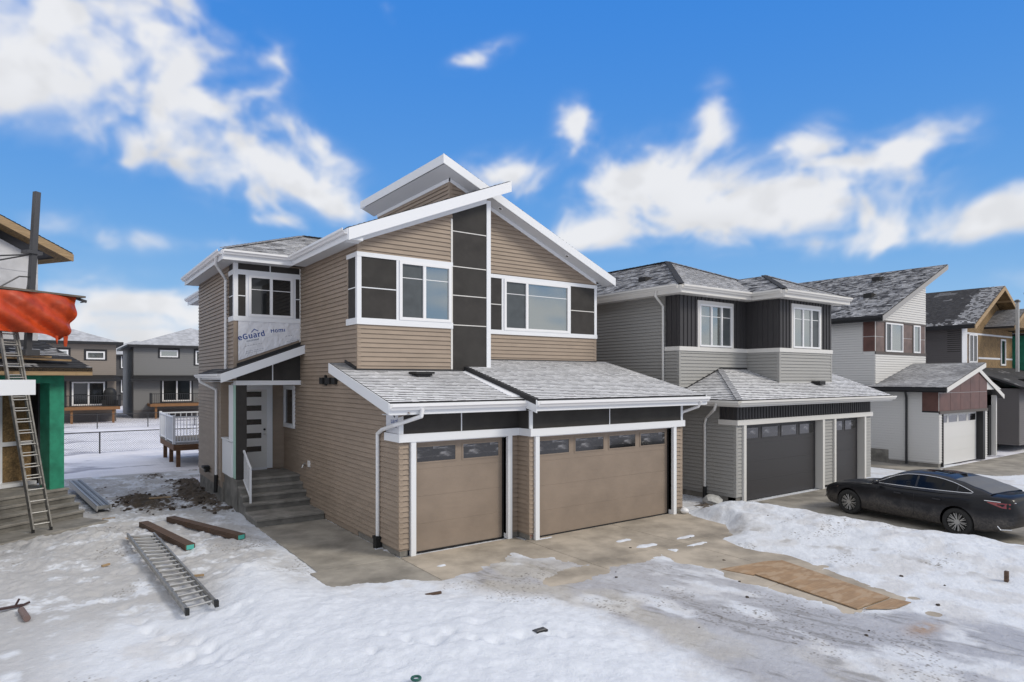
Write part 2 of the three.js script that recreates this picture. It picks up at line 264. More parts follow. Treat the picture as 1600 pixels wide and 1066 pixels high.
// laps of shingles on one roof plane, with the snow that lies on them; poly is convex and planar, first edge is the eave
function shingles(parent, poly, snow, sd = 1, bare = 0.04, tone = [0.042, 0.041, 0.045]) {
  const O = poly[0], U = poly[1].clone().sub(O).normalize(); let n = V(0, 0, 0).crossVectors(U, poly[2].clone().sub(O)).normalize(); if (n.y < 0) n.negate();
  let S = V(0, 0, 0).crossVectors(n, U).normalize(); if (S.y < 0) S.negate();
  const two = poly.map(p => { const d = p.clone().sub(O); return [d.dot(U), d.dot(S)]; });
  let ar = 0; two.forEach((p, i) => { const q = two[(i + 1) % two.length]; ar += p[0] * q[1] - p[1] * q[0]; }); const ord = ar > 0 ? two : two.slice().reverse();
  const us = two.map(p => p[0]), vs = two.map(p => p[1]), u0 = Math.min(...us), u1 = Math.max(...us), v1 = Math.max(...vs);
  const P = [], C = [], T = [], ex = 0.143;
  const clipAll = r => { for (let i = 0; i < ord.length && r.length; i++) { const p = ord[i], q = ord[(i + 1) % ord.length], a = q[1] - p[1], b = -(q[0] - p[0]); r = clipPoly(r, a, b, a * p[0] + b * p[1]); } return r; };
  const face = (r, lift, col) => { if (r.length < 3) return; const w = r.map(([u, v]) => O.clone().addScaledVector(U, u).addScaledVector(S, v).addScaledVector(n, lift(v))); for (let i = 1; i + 1 < w.length; i++) for (const k of [0, i, i + 1]) { P.push(w[k].x, w[k].y, w[k].z); C.push(...col); T.push(r[k][0], r[k][1]); } };
  for (let k = 0; k * ex < v1; k++) {
    const va = k * ex, vb = Math.min(v1, va + ex); let u = u0 - hash2(k, 3, sd) * 0.3;
    while (u < u1) {
      const wd = 0.08 + 0.11 * hash2(Math.round(u * 100), k, sd + 2), jit = hash2(Math.round(u * 100), k, sd + 5);
      const thick = 0.009 + 0.007 * jit, lift = v => lerp(thick, 0.001, (v - va) / ex), m = snow(u, va, fbm(u * 1.1, va * 1.6, 4, sd + 30), jit);
      const s = Math.min(1, Math.max(0, m)), sh = 0.7 + 0.6 * hash2(Math.round(u * 37), k, sd + 9), b = tone.map(x => x * sh);
      const body = [lerp(b[0], 0.84, s), lerp(b[1], 0.845, s), lerp(b[2], 0.87, s)], edge = va + (bare * (0.5 + jit)) * (s > 0.02 ? 1 : 0.4), es = s * 0.28, ec = [lerp(b[0], 0.7, es), lerp(b[1], 0.71, es), lerp(b[2], 0.75, es)];
      face(clipAll([[u, va], [u + wd, va], [u + wd, edge], [u, edge]]), lift, ec); face(clipAll([[u, edge], [u + wd, edge], [u + wd, vb], [u, vb]]), lift, body);
      const e = clipAll([[u, va], [u + wd, va], [u + wd, va + 0.002], [u, va + 0.002]]);
      if (e.length > 2) { const a = Math.min(...e.map(p => p[0])), c = Math.max(...e.map(p => p[0])), q = [[a, thick], [c, thick], [c, 0], [a, 0]].map(([uu, h]) => O.clone().addScaledVector(U, uu).addScaledVector(S, va).addScaledVector(n, h)); for (const i of [0, 3, 2, 0, 2, 1]) { P.push(q[i].x, q[i].y, q[i].z); C.push(...b); T.push(0, 0); } }
      u += wd;
    }
  }
  const g = new THREE.BufferGeometry(); g.setAttribute('position', new THREE.Float32BufferAttribute(P, 3)); g.setAttribute('color', new THREE.Float32BufferAttribute(C, 3)); g.setAttribute('uv', new THREE.Float32BufferAttribute(T, 2)); g.computeVertexNormals();
  return part('shingles', g, shingleMat, parent, true);
}
// a roof plane: deck under it and shingles on it
function roofPlane(parent, poly, snow, sd, o = {}) {
  const deck = part('roof', prism(poly.map(p => p.clone().add(V(0, -0.005, 0))), V(0, -(o.thick || 0.1), 0)), o.deck || M.flash, parent);
  shingles(deck, poly, snow, sd, o.bare, o.tone); return deck;
}
function ridgeCap(parent, a, b, s, wdt = 0.2) {   // cap shingles along a hip or ridge
  const gs = [], L = a.distanceTo(b), n = Math.max(1, Math.round(L / 0.2)), d = b.clone().sub(a).divideScalar(n);
  for (let i = 0; i < n; i++) { const p = a.clone().addScaledVector(d, i), q = p.clone().add(d); gs.push(bar(p.clone().setY(p.y + 0.012), q.clone().setY(q.y + 0.002), wdt * (0.9 + 0.2 * rnd()), 0.025)); }
  return part('ridge_cap', gs, s || M.capShingle, parent);
}
M.capShingle = mottled(lin(0.05, 0.05, 0.054), 0.85, 0.4, 3);
M.capSnow = mottled(lin(0.45, 0.455, 0.48), 0.85, 0.6, 3);
function gutter(parent, a, b, out, m, h = 0.125, w = 0.125) {   // level gutter from a to b, hung outside the fascia
  const p = [[0, 0], [w * 0.55, 0], [w * 0.72, h * 0.35], [w, h * 0.55], [w, h], [w - 0.012, h], [w - 0.012, h * 0.6], [w * 0.5, 0.012], [0.012, 0.012], [0.012, h * 0.95], [0, h * 0.95]];
  return part('gutter', prism(p.map(([o, y]) => a.clone().addScaledVector(out, o).add(V(0, y, 0))), b.clone().sub(a)), m, parent);
}
function fascia(parent, a, b, h, out, m, t = 0.025, name = 'fascia') { const q = [a, b, b.clone().setY(b.y - h), a.clone().setY(a.y - h)]; return part(name, prism(q, out.clone().multiplyScalar(t)), m, parent); }
function windowUnit(parent, F, u0, u1, y0, y1, o = {}) {
  const m = o.frame || M.vinyl, f = o.f || 0.055, n0 = o.n0 || 0, n1 = n0 + (o.proud || 0.045), mull = o.mull || [], gs = [fbox(F, u0, u1, y0, y0 + f, n0, n1), fbox(F, u0, u1, y1 - f, y1, n0, n1), fbox(F, u0, u0 + f, y0 + f, y1 - f, n0, n1), fbox(F, u1 - f, u1, y0 + f, y1 - f, n0, n1)];
  const edges = [u0 + f, ...mull.flatMap(k => { const c = lerp(u0, u1, k); gs.push(fbox(F, c - f * 0.55, c + f * 0.55, y0 + f, y1 - f, n0, n1 - 0.006)); return [c - f * 0.55, c + f * 0.55]; }), u1 - f];
  const w = part('window', gs, m, parent);
  for (let i = 0; i < edges.length; i += 2) { const k = i / 2; part('pane', fbox(F, edges[i], edges[i + 1], y0 + f, y1 - f, n0 + 0.002, n0 + 0.012), (o.panes || [M.glass])[k % (o.panes || [M.glass]).length], w); }
  for (const gy of o.grille || []) for (let i = 0; i < edges.length; i += 2) part('glazing_bar', fbox(F, edges[i], edges[i + 1], lerp(y0, y1, gy) - 0.009, lerp(y0, y1, gy) + 0.009, n0 + 0.0125, n0 + 0.017), o.bar || M.vinyl, w);
  return w;
}
function garageDoor(parent, F, u0, u1, y1, m, lites, inset = 0.13) {
  const d = part('garage_door', fbox(F, u0, u1, 0.0, y1, -inset - 0.09, -inset - 0.05), M.black, parent), hgt = (y1 - 0.015) / 4;
  for (let k = 0; k < 4; k++) part('door_section', fbox(F, u0 + 0.012, u1 - 0.04, 0.015 + k * hgt, 0.015 + (k + 1) * hgt - 0.0025, -inset - 0.05, -inset), m, d);
  const w = (u1 - u0 - 0.05) / lites;
  for (let k = 0; k < lites; k++) { const a = u0 + 0.012 + w * (k + 0.09), b = u0 + 0.012 + w * (k + 0.91), yb = y1 - hgt * 0.74, yt = y1 - hgt * 0.2, s = 0.035; const fr = part('door_window', [fbox(F, a - s, b + s, yb - s, yb, -inset, -inset + 0.012), fbox(F, a - s, b + s, yt, yt + s, -inset, -inset + 0.012), fbox(F, a - s, a, yb, yt, -inset, -inset + 0.012), fbox(F, b, b + s, yb, yt, -inset, -inset + 0.012)], m, d); part('pane', fbox(F, a, b, yb, yt, -inset, -inset + 0.004), M.lite, fr); }
  return d;
}
function trim(parent, F, u0, u1, y0, y1, n1 = 0.035, m = M.white, n0 = 0) { return part('trim', fbox(F, u0, u1, y0, y1, n0, n1), m, parent); }
function panel(parent, F, u0, u1, y0, y1, m, n1 = 0.014) { return part('cladding_panel', fbox(F, u0, u1, y0, y1, 0, n1), m || (rnd() < 0.5 ? M.charcoal : M.charcoal2), parent); }
function gp(u, v, y = 0) { const d = FW.clone().addScaledVector(RT, (u - 800) / FOCAL).add(V(0, (HORIZON - v) / FOCAL, 0)); return V(0, EYE, 0).addScaledVector(d, (y - EYE) / d.y); }
// ================================================================ the ground
// concrete that lies bare, as outlines on the ground
const toXZ = a => a.map(p => p.length === 2 ? (q => [q.x, q.z])(gp(p[0], p[1])) : [p[0], p[1]]);
const BARE = [
  toXZ([[405, 820], [440, 852], [470, 882], [494, 897], [516, 912], [575, 908], [640, 900], [689, 903], [740, 886], [775, 870], [799, 857], [835, 870], [860, 868], [887, 874], [914, 879], [960, 880], [1000, 871], [1034, 862], [1064, 874], [1125, 887], [1174, 906], [1209, 914], [1260, 928], [1330, 950], [1390, 934], [1300, 898], [1226, 871], [1155, 858], [1120, 842], [1142, 836], [1136, 820], [1072, 803]]).concat([[14.6, -14], [6.6, -14], [6.6, -18.4], [4.3, -18.4]]),
  [[17.3, -12.3], [17.15, -10.6], [17.5, -9], [17.75, -7], [18.1, -4.5], [18.6, -1], [24.0, -1], [23.6, -5], [24.3, -8], [25.4, -12.3]],
  [[30.4, -12.2], [30.2, -9.6], [33, -8.4], [46, -8.6], [46, -12.2]], [[28.9, -15.5], [28.9, -12], [30.9, -11.6], [30.9, -15.5]],
  toXZ([[868, 909], [885, 895], [932, 887], [925, 893], [900, 905]])];
const BANK = toXZ([[560, 922], [640, 920], [760, 926], [860, 938], [930, 958], [1000, 990], [1060, 1022], [1130, 1066]]).concat([[7.3, -1], [-7, -1], [-7, -9], [1.0, -9.6], [1.5, -11.5], [2.6, -14.5], [4.0, -14.2], [4.2, -12.0]]);
const MUDS = [[[255, 752], [330, 745], [352, 772], [376, 802], [330, 803], [290, 790], [262, 776]], [[160, 786], [215, 768], [262, 776], [290, 792], [235, 804], [178, 802]], [[212, 744], [250, 737], [264, 745], [225, 753]], [[280, 722], [315, 720], [315, 736], [276, 734]], [[128, 772], [152, 765], [160, 790], [132, 790]], [[1072, 790], [1110, 778], [1150, 790], [1132, 800], [1085, 802]]].map(toXZ);
const mudAt = (x, z) => { let d = -9; for (const p of MUDS) d = Math.max(d, sd(p, x, z)); return d; };
const ICE = toXZ([[690, 905], [780, 868], [860, 868], [1000, 872], [1125, 890], [1240, 930], [1345, 957], [1430, 958], [1520, 968], [1600, 985], [1700, 1000]]).concat([[13, -1], [7.2, -1]], toXZ([[1120, 1062], [1000, 992], [860, 940], [740, 925]]));
function sd(poly, x, z) {   // signed distance, positive inside
  let d = 1e9, ins = false;
  for (let i = 0, j = poly.length - 1; i < poly.length; j = i++) {
    const [ax, az] = poly[j], [bx2, bz] = poly[i], ex = bx2 - ax, ez = bz - az, t = Math.max(0, Math.min(1, ((x - ax) * ex + (z - az) * ez) / (ex * ex + ez * ez))), dx = x - ax - ex * t, dz = z - az - ez * t;
    d = Math.min(d, dx * dx + dz * dz); if ((az > z) !== (bz > z) && x < (bx2 - ax) * (z - az) / (bz - az) + ax) ins = !ins;
  }
  return (ins ? 1 : -1) * Math.sqrt(d);
}
const DENTS = [[985 / 3.483, 760 + 965 / 3.483, .2], [1150 / 3.483, 760 + 985 / 3.483, .12], [1275 / 3.483, 760 + 985 / 3.483, .14], [730 / 3.483, 760 + 690 / 3.483, .18], [1120, 640, 0], [1300, 900, .12], [1290, 885, .1], [1460, 960, .12], [1430, 935, .1], ...[...Array(26).keys()].map(k => [(k < 13 ? 330 - k * 17 : 560 + (k - 13) * 26) + 30 * hash2(k, 1, 4), (k < 13 ? 1040 - k * 9 : 1045 - (k - 13) * 4) + 40 * (hash2(k, 2, 4) - 0.5), 0.06 + 0.09 * hash2(k, 3, 4)])].map(([u, v, r]) => { const p = gp(u, v); return [p.x, p.z, r]; });
const SCRAPS = [[533, 813, .45, .28], [492, 802, .3, .15], [592, 857, .16, .1], [604, 860, .1, .1], [850, 842, .35, .06], [760, 840, .3, .07], [975, 845, .35, .12], [1010, 853, .45, .16], [1045, 862, .4, .16], [1070, 840, .5, .1], [1040, 798, .2, .12], [460, 888, .2, .08], [690, 884, .14, .07], [1090, 850, .4, .1]].map(([u, v, a, b]) => { const p = gp(u, v); return [p.x, p.z, a, b]; });
const X0 = -7, X1 = 33, Z0 = -30, Z1 = -1.5;
function groundState(x, z) {
  const wob = (fbm(x * 1.7, z * 1.7, 4, 2) - 0.5) * 0.7 + (fbm(x * 7, z * 7, 3, 4) - 0.5) * 0.18;
  let bare = -9; for (const p of BARE) bare = Math.max(bare, sd(p, x, z)); const bareD = bare; bare += wob * 0.55;
  const bank = sd(BANK, x, z) + wob * 0.5, ice = sd(ICE, x, z) + wob * 1.3, mud = mudAt(x, z) + wob * 1.1;
  return { bare, bareD, bank, ice, mud, wob };
}
function bankR(x, z) {   // the ploughed ridge between the two driveways
  const cx = 15.7 + (z + 9) * 0.13 + (fbm(z * 0.6, 3, 3, 8) - 0.5) * 0.8, w = 1.15 + 0.5 * fbm(z * 0.8, 9, 2, 6), a = sstep(-12.2, -11.0, z);
  const q = (x - cx) / (x < cx ? w * 1.25 : w * 0.62); return a * 0.36 * Math.exp(-q * q) * (0.72 + 0.56 * fbm(x * 1.6, z * 1.6, 4, 77));
}
function groundY(x, z, S) {
  S = S || groundState(x, z);
  const rough = (fbm(x * 2.6, z * 2.6, 4, 13) - 0.5), fine = (fbm(x * 11, z * 11, 3, 15) - 0.5);
  let y = -0.02 + 0.045 * sstep(0.0, 0.5, -S.bare) + rough * 0.035 * sstep(0, 0.4, -S.bare) + fine * 0.02;
  y += 0.20 * sstep(0.0, 1.5, S.bank) + 0.10 * sstep(1, 4, S.bank) + sstep(-0.2, 0.6, S.bank) * (rough * 0.055 + (fbm(x * 5.5, z * 5.5, 3, 23) - 0.5) * 0.022);
  y += bankR(x, z) * sstep(0.15, -0.45, S.bareD);
  y += sstep(0, 0.6, S.mud) * (0.03 + rough * 0.2 + fine * 0.09);
  const yard = sstep(5, 3, x) * sstep(-12, -15, z); y += yard * (rough * 0.12 + fine * 0.055);
  const lm = Math.exp(-(((x - 0.6) / 1.1) ** 2 + ((z + 18.1) / 0.8) ** 2)); y += lm * 0.22 * (0.7 + rough);
  const ribs = sstep(0, 0.8, S.ice) * (fbm(x * 4, z * 1.6, 3, 19) - 0.5) * 0.02; y += ribs;
  for (const [dx, dz, r] of DENTS) if (r) { const q = ((x - dx) ** 2 + (z - dz) ** 2) / (r * r); if (q < 6) y -= 0.07 * Math.exp(-q * 1.3); }
  if (S.bareD > 0.25) { y = Math.min(y, -0.012 + 0.02 * sstep(0.64, 0.72, fbm(x * 1.6, z * 1.6, 4, 70))); for (const [px, pz, rx, rz] of SCRAPS) { const q = ((x - px) / rx) ** 2 + ((z - pz) / rz) ** 2; if (q < 3) y = Math.max(y, -0.012 + 0.03 * sstep(0.45, 0.75, Math.exp(-q) + (fbm(x * 6, z * 6, 3, 81) - 0.5) * 0.7)); } }
  return y;
}
const TW = 2048, TH = 1460, STAIN = gp(1443, 985);
{
  const inside = (x, z) => (x > 6.15 && x < 14.7 && z < -12.75) || (x > 4.3 && x < 14.7 && z < -21.2 && z > -28);
  const nx = 800, nz = 570, P = new Float32Array((nx + 1) * (nz + 1) * 3), UVa = new Float32Array((nx + 1) * (nz + 1) * 2), I = [];
  for (let j = 0; j <= nz; j++) for (let i = 0; i <= nx; i++) {
    const x = lerp(X0, X1, i / nx), z = lerp(Z0, Z1, j / nz), k = j * (nx + 1) + i;
    let y = inside(x, z) ? -0.1 : groundY(x, z);
    const e = Math.min(x - X0, X1 - x, z - Z0) / 1.2; if (e < 1) y = lerp(-0.03, y, sstep(0, 1, e));
    P[3 * k] = x; P[3 * k + 1] = y; P[3 * k + 2] = z; UVa[2 * k] = i / nx; UVa[2 * k + 1] = j / nz;
    if (i < nx && j < nz) I.push(k, k + nx + 1, k + 1, k + 1, k + nx + 1, k + nx + 2);
  }
  const g = new THREE.BufferGeometry(); g.setAttribute('position', new THREE.BufferAttribute(P, 3)); g.setAttribute('uv', new THREE.BufferAttribute(UVa, 2)); g.setIndex(I); g.computeVertexNormals();
  const col = new Uint8Array(TW * TH * 4), rg = new Uint8Array(TW * TH * 4), sr = v => 255 * Math.pow(Math.min(1, Math.max(0, v)), 1 / 2.2);
  // masks on a coarser lattice, noise at full detail
  const cw = 512, ch = 365, lat = new Array(cw * ch); for (let j = 0; j < ch; j++) for (let i = 0; i < cw; i++) lat[j * cw + i] = groundState(lerp(X0, X1, i / (cw - 1)), lerp(Z0, Z1, j / (ch - 1)));
  for (let j = 0; j < TH; j++) for (let i = 0; i < TW; i++) {
    const x = lerp(X0, X1, (i + 0.5) / TW), z = lerp(Z0, Z1, (j + 0.5) / TH), k = (j * TW + i) * 4;
    const fi = (i + 0.5) / TW * (cw - 1), fj = (j + 0.5) / TH * (ch - 1), i0 = Math.min(cw - 2, fi | 0), j0 = Math.min(ch - 2, fj | 0), a = fi - i0, b = fj - j0, A = lat[j0 * cw + i0], B = lat[j0 * cw + i0 + 1], Cc = lat[(j0 + 1) * cw + i0], D = lat[(j0 + 1) * cw + i0 + 1];
    const mix = q => (A[q] * (1 - a) + B[q] * a) * (1 - b) + (Cc[q] * (1 - a) + D[q] * a) * b;
    const n1 = fbm(x * 2.2, z * 2.2, 4, 31), n2 = fbm(x * 13, z * 13, 3, 33), al = x * 0.245 + z * 0.97, ac = x * 0.97 - z * 0.245, st = fbm(ac * 2.2 + fbm(x, z, 2, 39), al * 0.9, 5, 35), st2 = fbm(ac * 14 + 2 * n1, al * 2.2, 4, 37);
    const bank = mix('bank'), ice = sstep(-0.25, 0.5, mix('ice')) * (1 - sstep(-0.2, 0.35, bank)), mud = sstep(0.05, 0.45, mix('mud') + (n2 - 0.5) * 0.9);
    let r = 0.67, gg = 0.70, bl = 0.755, ro = 0.88;
    const dust = sstep(0.46, 0.70, n1) * (1 - sstep(0, 0.9, bank)) * 0.55; r = lerp(r, 0.56, dust); gg = lerp(gg, 0.55, dust); bl = lerp(bl, 0.55, dust);
    // trodden, greyed snow in the yard
    const yard = sstep(4.6, 3.6, x) * sstep(-10.5, -13, z) * (1 - sstep(0.2, 1.0, bank)) * sstep(0.24, 0.5, n1 + (n2 - 0.5) * 0.5); r = lerp(r, 0.40, yard * 0.8); gg = lerp(gg, 0.395, yard * 0.8); bl = lerp(bl, 0.395, yard * 0.8);
    const left = sstep(0.7, -0.6, x + (n1 - 0.5) * 2.2) * sstep(-20, -18.5, z) * 0.85; r = lerp(r, 0.42, left * sstep(.35, .6, n1 + n2 * .2)); gg = lerp(gg, 0.42, left * sstep(.35, .6, n1 + n2 * .2)); bl = lerp(bl, 0.43, left * sstep(.35, .6, n1 + n2 * .2));
    // polished ice with wheel streaks
    const wht = sstep(0.60, 0.72, fbm(ac * 1.5 + 30, al * 0.8 + 4, 5, 41)), icy = ice * (1 - 0.85 * wht) * (0.8 + 0.2 * sstep(0.34, 0.58, st)); r = lerp(r, 0.43, icy); gg = lerp(gg, 0.432, icy); bl = lerp(bl, 0.46, icy); ro = lerp(ro, 0.42, icy);
    const grime = ice * sstep(0.57, 0.70, st * 0.35 + st2 * 0.65) * (1 - wht) * 0.62; r = lerp(r, 0.22, grime); gg = lerp(gg, 0.21, grime); bl = lerp(bl, 0.2, grime);
    const ochre = ice * sstep(0.45, 0.62, fbm(x * 1.3 + 9, z * 0.8, 3, 44)) * sstep(9.5, 7.5, x) * 0.5; r = lerp(r, 0.5, ochre); gg = lerp(gg, 0.46, ochre); bl = lerp(bl, 0.38, ochre);
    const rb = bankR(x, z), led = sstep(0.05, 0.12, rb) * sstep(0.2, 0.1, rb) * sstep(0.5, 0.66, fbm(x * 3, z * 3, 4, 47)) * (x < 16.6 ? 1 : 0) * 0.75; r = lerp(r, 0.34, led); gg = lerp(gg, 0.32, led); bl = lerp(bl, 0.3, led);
    const peb = sstep(0.80, 0.84, vnoise(x * 34, z * 34, 55)) * sstep(0.6, 0.68, fbm(x * 0.9, z * 0.9, 3, 57)) * (1 - sstep(0.3, 1, bank)); r = lerp(r, 0.14, peb * .8); gg = lerp(gg, 0.12, peb * .8); bl = lerp(bl, 0.1, peb * .8);
    const stain = Math.exp(-(((x - STAIN.x) / 0.5) ** 2 + ((z - STAIN.z) / 0.22) ** 2) * 2) * sstep(0.35, 0.6, n2 * 0.6 + n1 * 0.5); r = lerp(r, 0.36, stain); gg = lerp(gg, 0.24, stain); bl = lerp(bl, 0.15, stain);
    const soil = 0.6 + 0.8 * n2; r = lerp(r, 0.092 * soil, mud); gg = lerp(gg, 0.072 * soil, mud); bl = lerp(bl, 0.055 * soil, mud);
    const gr = 0.93 + 0.14 * n2; r *= gr; gg *= gr; bl *= gr;
    col[k] = sr(r); col[k + 1] = sr(gg); col[k + 2] = sr(bl); col[k + 3] = 255; rg[k] = 0; rg[k + 1] = 255 * lerp(ro, 0.95, mud); rg[k + 2] = 0; rg[k + 3] = 255;
  }
  const t = new THREE.DataTexture(col, TW, TH); t.colorSpace = THREE.SRGBColorSpace; const t2 = new THREE.DataTexture(rg, TW, TH); for (const q of [t, t2]) { q.magFilter = THREE.LinearFilter; q.minFilter = THREE.LinearMipmapLinearFilter; q.generateMipmaps = true; q.needsUpdate = true; }
  const bf = grey(tileNoise(512, 6, 7, 91, 0.74), 0, 1); bf.repeat.set(26, 19);
  struct('snow_ground', g, std(0xffffff, 1, { map: t, roughnessMap: t2, bumpMap: bf, bumpScale: 0.03 }));
}
{ // the land beyond, out to the horizon: snow, trodden in places
  const g = new THREE.PlaneGeometry(3000, 3000, 60, 60); g.rotateX(-Math.PI / 2); g.translate(0, -0.06, -900);
  const uv = g.attributes.uv, p = g.attributes.position; for (let i = 0; i < p.count; i++) uv.setXY(i, p.getX(i), p.getZ(i));
  struct('ground', g, std(0xffffff, 0.9, { map: tex(512, 512, (i, j) => { const v = 0.80 + 0.14 * N512[j * 512 + i], d = sstep(0.55, 0.72, N512b[j * 512 + i]) * 0.28; return [v - d, v - d, v + 0.03 - d * 0.95]; }, [0.08, 0.14]), bumpMap: bumpFine, bumpScale: 0.02 }));
}
// concrete: each pour its own slab with open joints between
for (const [x0, x1, z0, z1, m] of [[4.26, 6.02, -17.28, -15.02, 0], [4.26, 6.02, -15.0, -12.66, 0], [4.1, 6.02, -12.64, -10.2, 0], [6.035, 9.1, -12.6, -9.9, 1], [9.115, 11.95, -12.25, -9.9, 1], [11.965, 14.82, -12.25, -9.9, 1], [6.035, 9.1, -9.885, -6.9, 1], [9.115, 11.95, -9.885, -6.9, 1], [11.965, 14.82, -9.885, -6.9, 1], [9.115, 11.95, -6.885, -4, 1], [11.965, 14.82, -6.885, -4, 1],
  [16.9, 21, -11.85, -8.6, 2], [21.015, 25.3, -11.85, -8.6, 2], [16.9, 21, -8.585, -5, 2], [21.015, 25.3, -8.585, -5, 2], [16.9, 21, -4.985, -1, 2], [21.015, 25.3, -4.985, -1, 2], [28.9, 30.85, -16, -11.6, 2], [30.3, 35, -11.585, -8, 2], [35.015, 41, -11.585, -8, 2]])
  struct('concrete_slab', cbox(x0, x1, -0.15, 0, z0, z1, 0.008), [M.concrete, M.slabWarm, M.concrete][m]);

// ================================================================ the tan house in the middle
{
  const H = thing('house', 'tan two-storey house with charcoal panels and two tan garage doors', 'house', V(10.4, 0, -18)), course = [];
  const SX = 6.03, G1 = -12.64, UF = -14.97, RF = -15.9, G2 = -12.17, GX = 9.19, XR = 14.8, WF = -19.42, WX = 4.14, DW = -21.14, BZ = -24.9;
  const side = LEFT(SX), upF = FRONT(UF), rF = FRONT(RF), g1 = FRONT(G1), g2 = FRONT(G2), wing = FRONT(WF), wl = LEFT(WX), door = FRONT(DW);
  const ya = x => 7.43 + 0.41 * (x - 5.63), yb = x => 10.03 - 0.434 * (x - 8.69);     // tops of the two opposed sheds
  const e = 0.004;
  // solid bodies behind the cladding
  part('wall', [prism([V(SX + e, 0, UF - e), V(9.91 - e, 0, UF - e), V(9.91 - e, ya(9.91) - 0.32, UF - e), V(SX + e, ya(SX) - 0.26, UF - e)], V(0, 0, -7)),
    prism([V(9.91 - e, 0, RF - e), V(XR - e, 0, RF - e), V(XR - e, yb(XR) - 0.3, RF - e), V(9.2, yb(9.2) - 0.3, RF - e), V(9.2, 0, RF - e)], V(0, 0, -5)),
    bx(WX + e, SX + 0.1, 3.86, 7.2, BZ, WF - e), bx(WX + e, XR - e, 0.5, 7.2, BZ, DW - e), bx(4.8, XR - e, 0, 7.1, -28.5, BZ)], M.tanCore, H);
  const G1L = 6.395, G1R = 8.845, G2L = 9.435, G2R = 14.245, DH = 2.47;
  part('garage_wall', [bx(SX + e, G1L, 0.12, 3.1, G1 - 0.28, G1 - e), bx(G1R, GX + 0.02, 0.12, 3.1, G1 - 0.28, G1 - e), bx(G1L, G1R, DH, 3.1, G1 - 0.28, G1 - e), bx(SX + e, SX + 0.2, 0.12, 3.1, UF, G1 - 0.28),
    prism([V(SX + e, 3.1, G1 - e), V(SX + e, 3.1, -15.6), V(SX + e, 4.1, -15.6), V(SX + e, 3.34, G1 - e)], V(0.2, 0, 0)),
    bx(GX + e, G2L, 0.12, 3.1, G2 - 0.28, G2 - e), bx(G2R, XR - e - .1, 0.12, 3.1, G2 - 0.28, G2 - e), bx(G2L, G2R, DH, 3.1, G2 - 0.28, G2 - e), bx(GX + e, GX + 0.2, 0.12, 3.1, G1 - 0.3, G2 - 0.28), bx(XR - 0.3, XR - 0.1 - e, 0.12, 3.1, RF, G2 - 0.28)], M.tanCore, H);
  for (const g of [bx(SX + 0.02, G1L - 0.16, 0, 0.16, G1 - 0.25, G1 - 0.012), bx(G1R + 0.14, GX, 0, 0.16, G1 - 0.25, G1 - 0.012), bx(GX + 0.01, G2L - 0.13, 0, 0.16, G2 - 0.25, G2 - 0.012), bx(G2R + 0.14, XR - 0.12, 0, 0.16, G2 - 0.25, G2 - 0.012), bx(SX + 0.02, SX + 0.25, -0.1, 0.16, DW, G1 - 0.25), bx(GX + 0.02, GX + 0.2, 0, 0.16, G1 - 0.2, G2 - 0.2), bx(WX + 0.03, 6.2, -0.2, 0.68, BZ, DW + 0.0)]) part('foundation', g, M.foundation, H);
  // lap siding
  siding(course, side, 0.15, 7.16, y => [DW, y < 3.12 ? G1 : y < 4.06 ? Math.max(UF, G1 - 0.46 - (y - 3.3) / 0.25 + 0.3) : UF], [[-21.1, -19.95, 2.27, 3.66], [-15.62, UF, 5.19, 6.97], [-13.29, G1, 2.48, 3.2], [-30, WF, 3.7, 7.3]]);
  siding(course, upF, 4.05, 8.85, y => [SX + Math.max(0, (y - (ya(SX) - 0.3)) / 0.41), 8.70], [[SX, 8.7, 5.19, 6.97]]);
  siding(course, rF, 4.36, 8.95, y => [9.95, Math.min(XR, 8.69 + (10.03 - 0.3 - y) / 0.434)], [[9.9, XR, 5.18, 6.97]]);
  siding(course, wl, 0.7, 7.16, y => [BZ, y < 3.95 ? DW - 0.05 : WF], [[-20.07, WF, 5.5, 7.3]]);
  siding(course, g1, 0.16, 2.47, box4(SX, G1L - 0.14)); siding(course, g1, 0.16, 2.47, box4(G1R + 0.13, GX)); siding(course, g2, 0.16, 2.47, box4(GX, G2L - 0.12)); siding(course, g2, 0.16, 2.47, box4(G2R + 0.13, XR - 0.12)); siding(course, LEFT(GX), 0.16, 2.47, box4(G1 + 0.02, G2));
  siding(course, door, 1.0, 3.7, box4(5.66, SX)); siding(course, FRONT(DW - 0.03), 0.7, 3.9, box4(WX, 4.36));
  siding(course, LEFT(9.16), 8.9, 9.62, box4(-20.9, RF)); siding(course, rF, 8.9, 9.75, y => [9.16, Math.min(9.95, 8.69 + (10.03 - 0.3 - y) / 0.434)]);
  layCourses(course, M.tan, H);
  for (const [F, u, s, y0, y1] of [[upF, SX - 0.006, 1, 4.05, 5.19], [upF, SX - 0.006, 1, 6.97, 7.25], [rF, XR, -1, 4.36, 5.18], [rF, XR, -1, 6.97, 7.2], [g1, SX - 0.006, 1, 0.16, 2.48], [g2, GX - 0.006, 1, 0.16, 2.48], [g2, XR - 0.12, -1, 0.16, 2.48], [wing, WX - 0.006, 1, 3.95, 5.5], [FRONT(RF), 9.155, 1, 8.9, 9.6], [FRONT(DW - .03), WX - 0.006, 1, 0.7, 3.9]])
    part('corner_post', fbox(F, s > 0 ? u - 0.014 : u - 0.09, s > 0 ? u + 0.085 : u + 0.018, y0, y1, -0.09, 0.02), M.tan[1], H);
  // ---- charcoal panels and white trim on the upper front
  for (const [a, b] of [[5.35, 6.09], [6.115, 6.86]]) { panel(H, upF, 6.115, 7.05, a, b); panel(H, side, -15.55, UF - 0.085, a, b); }
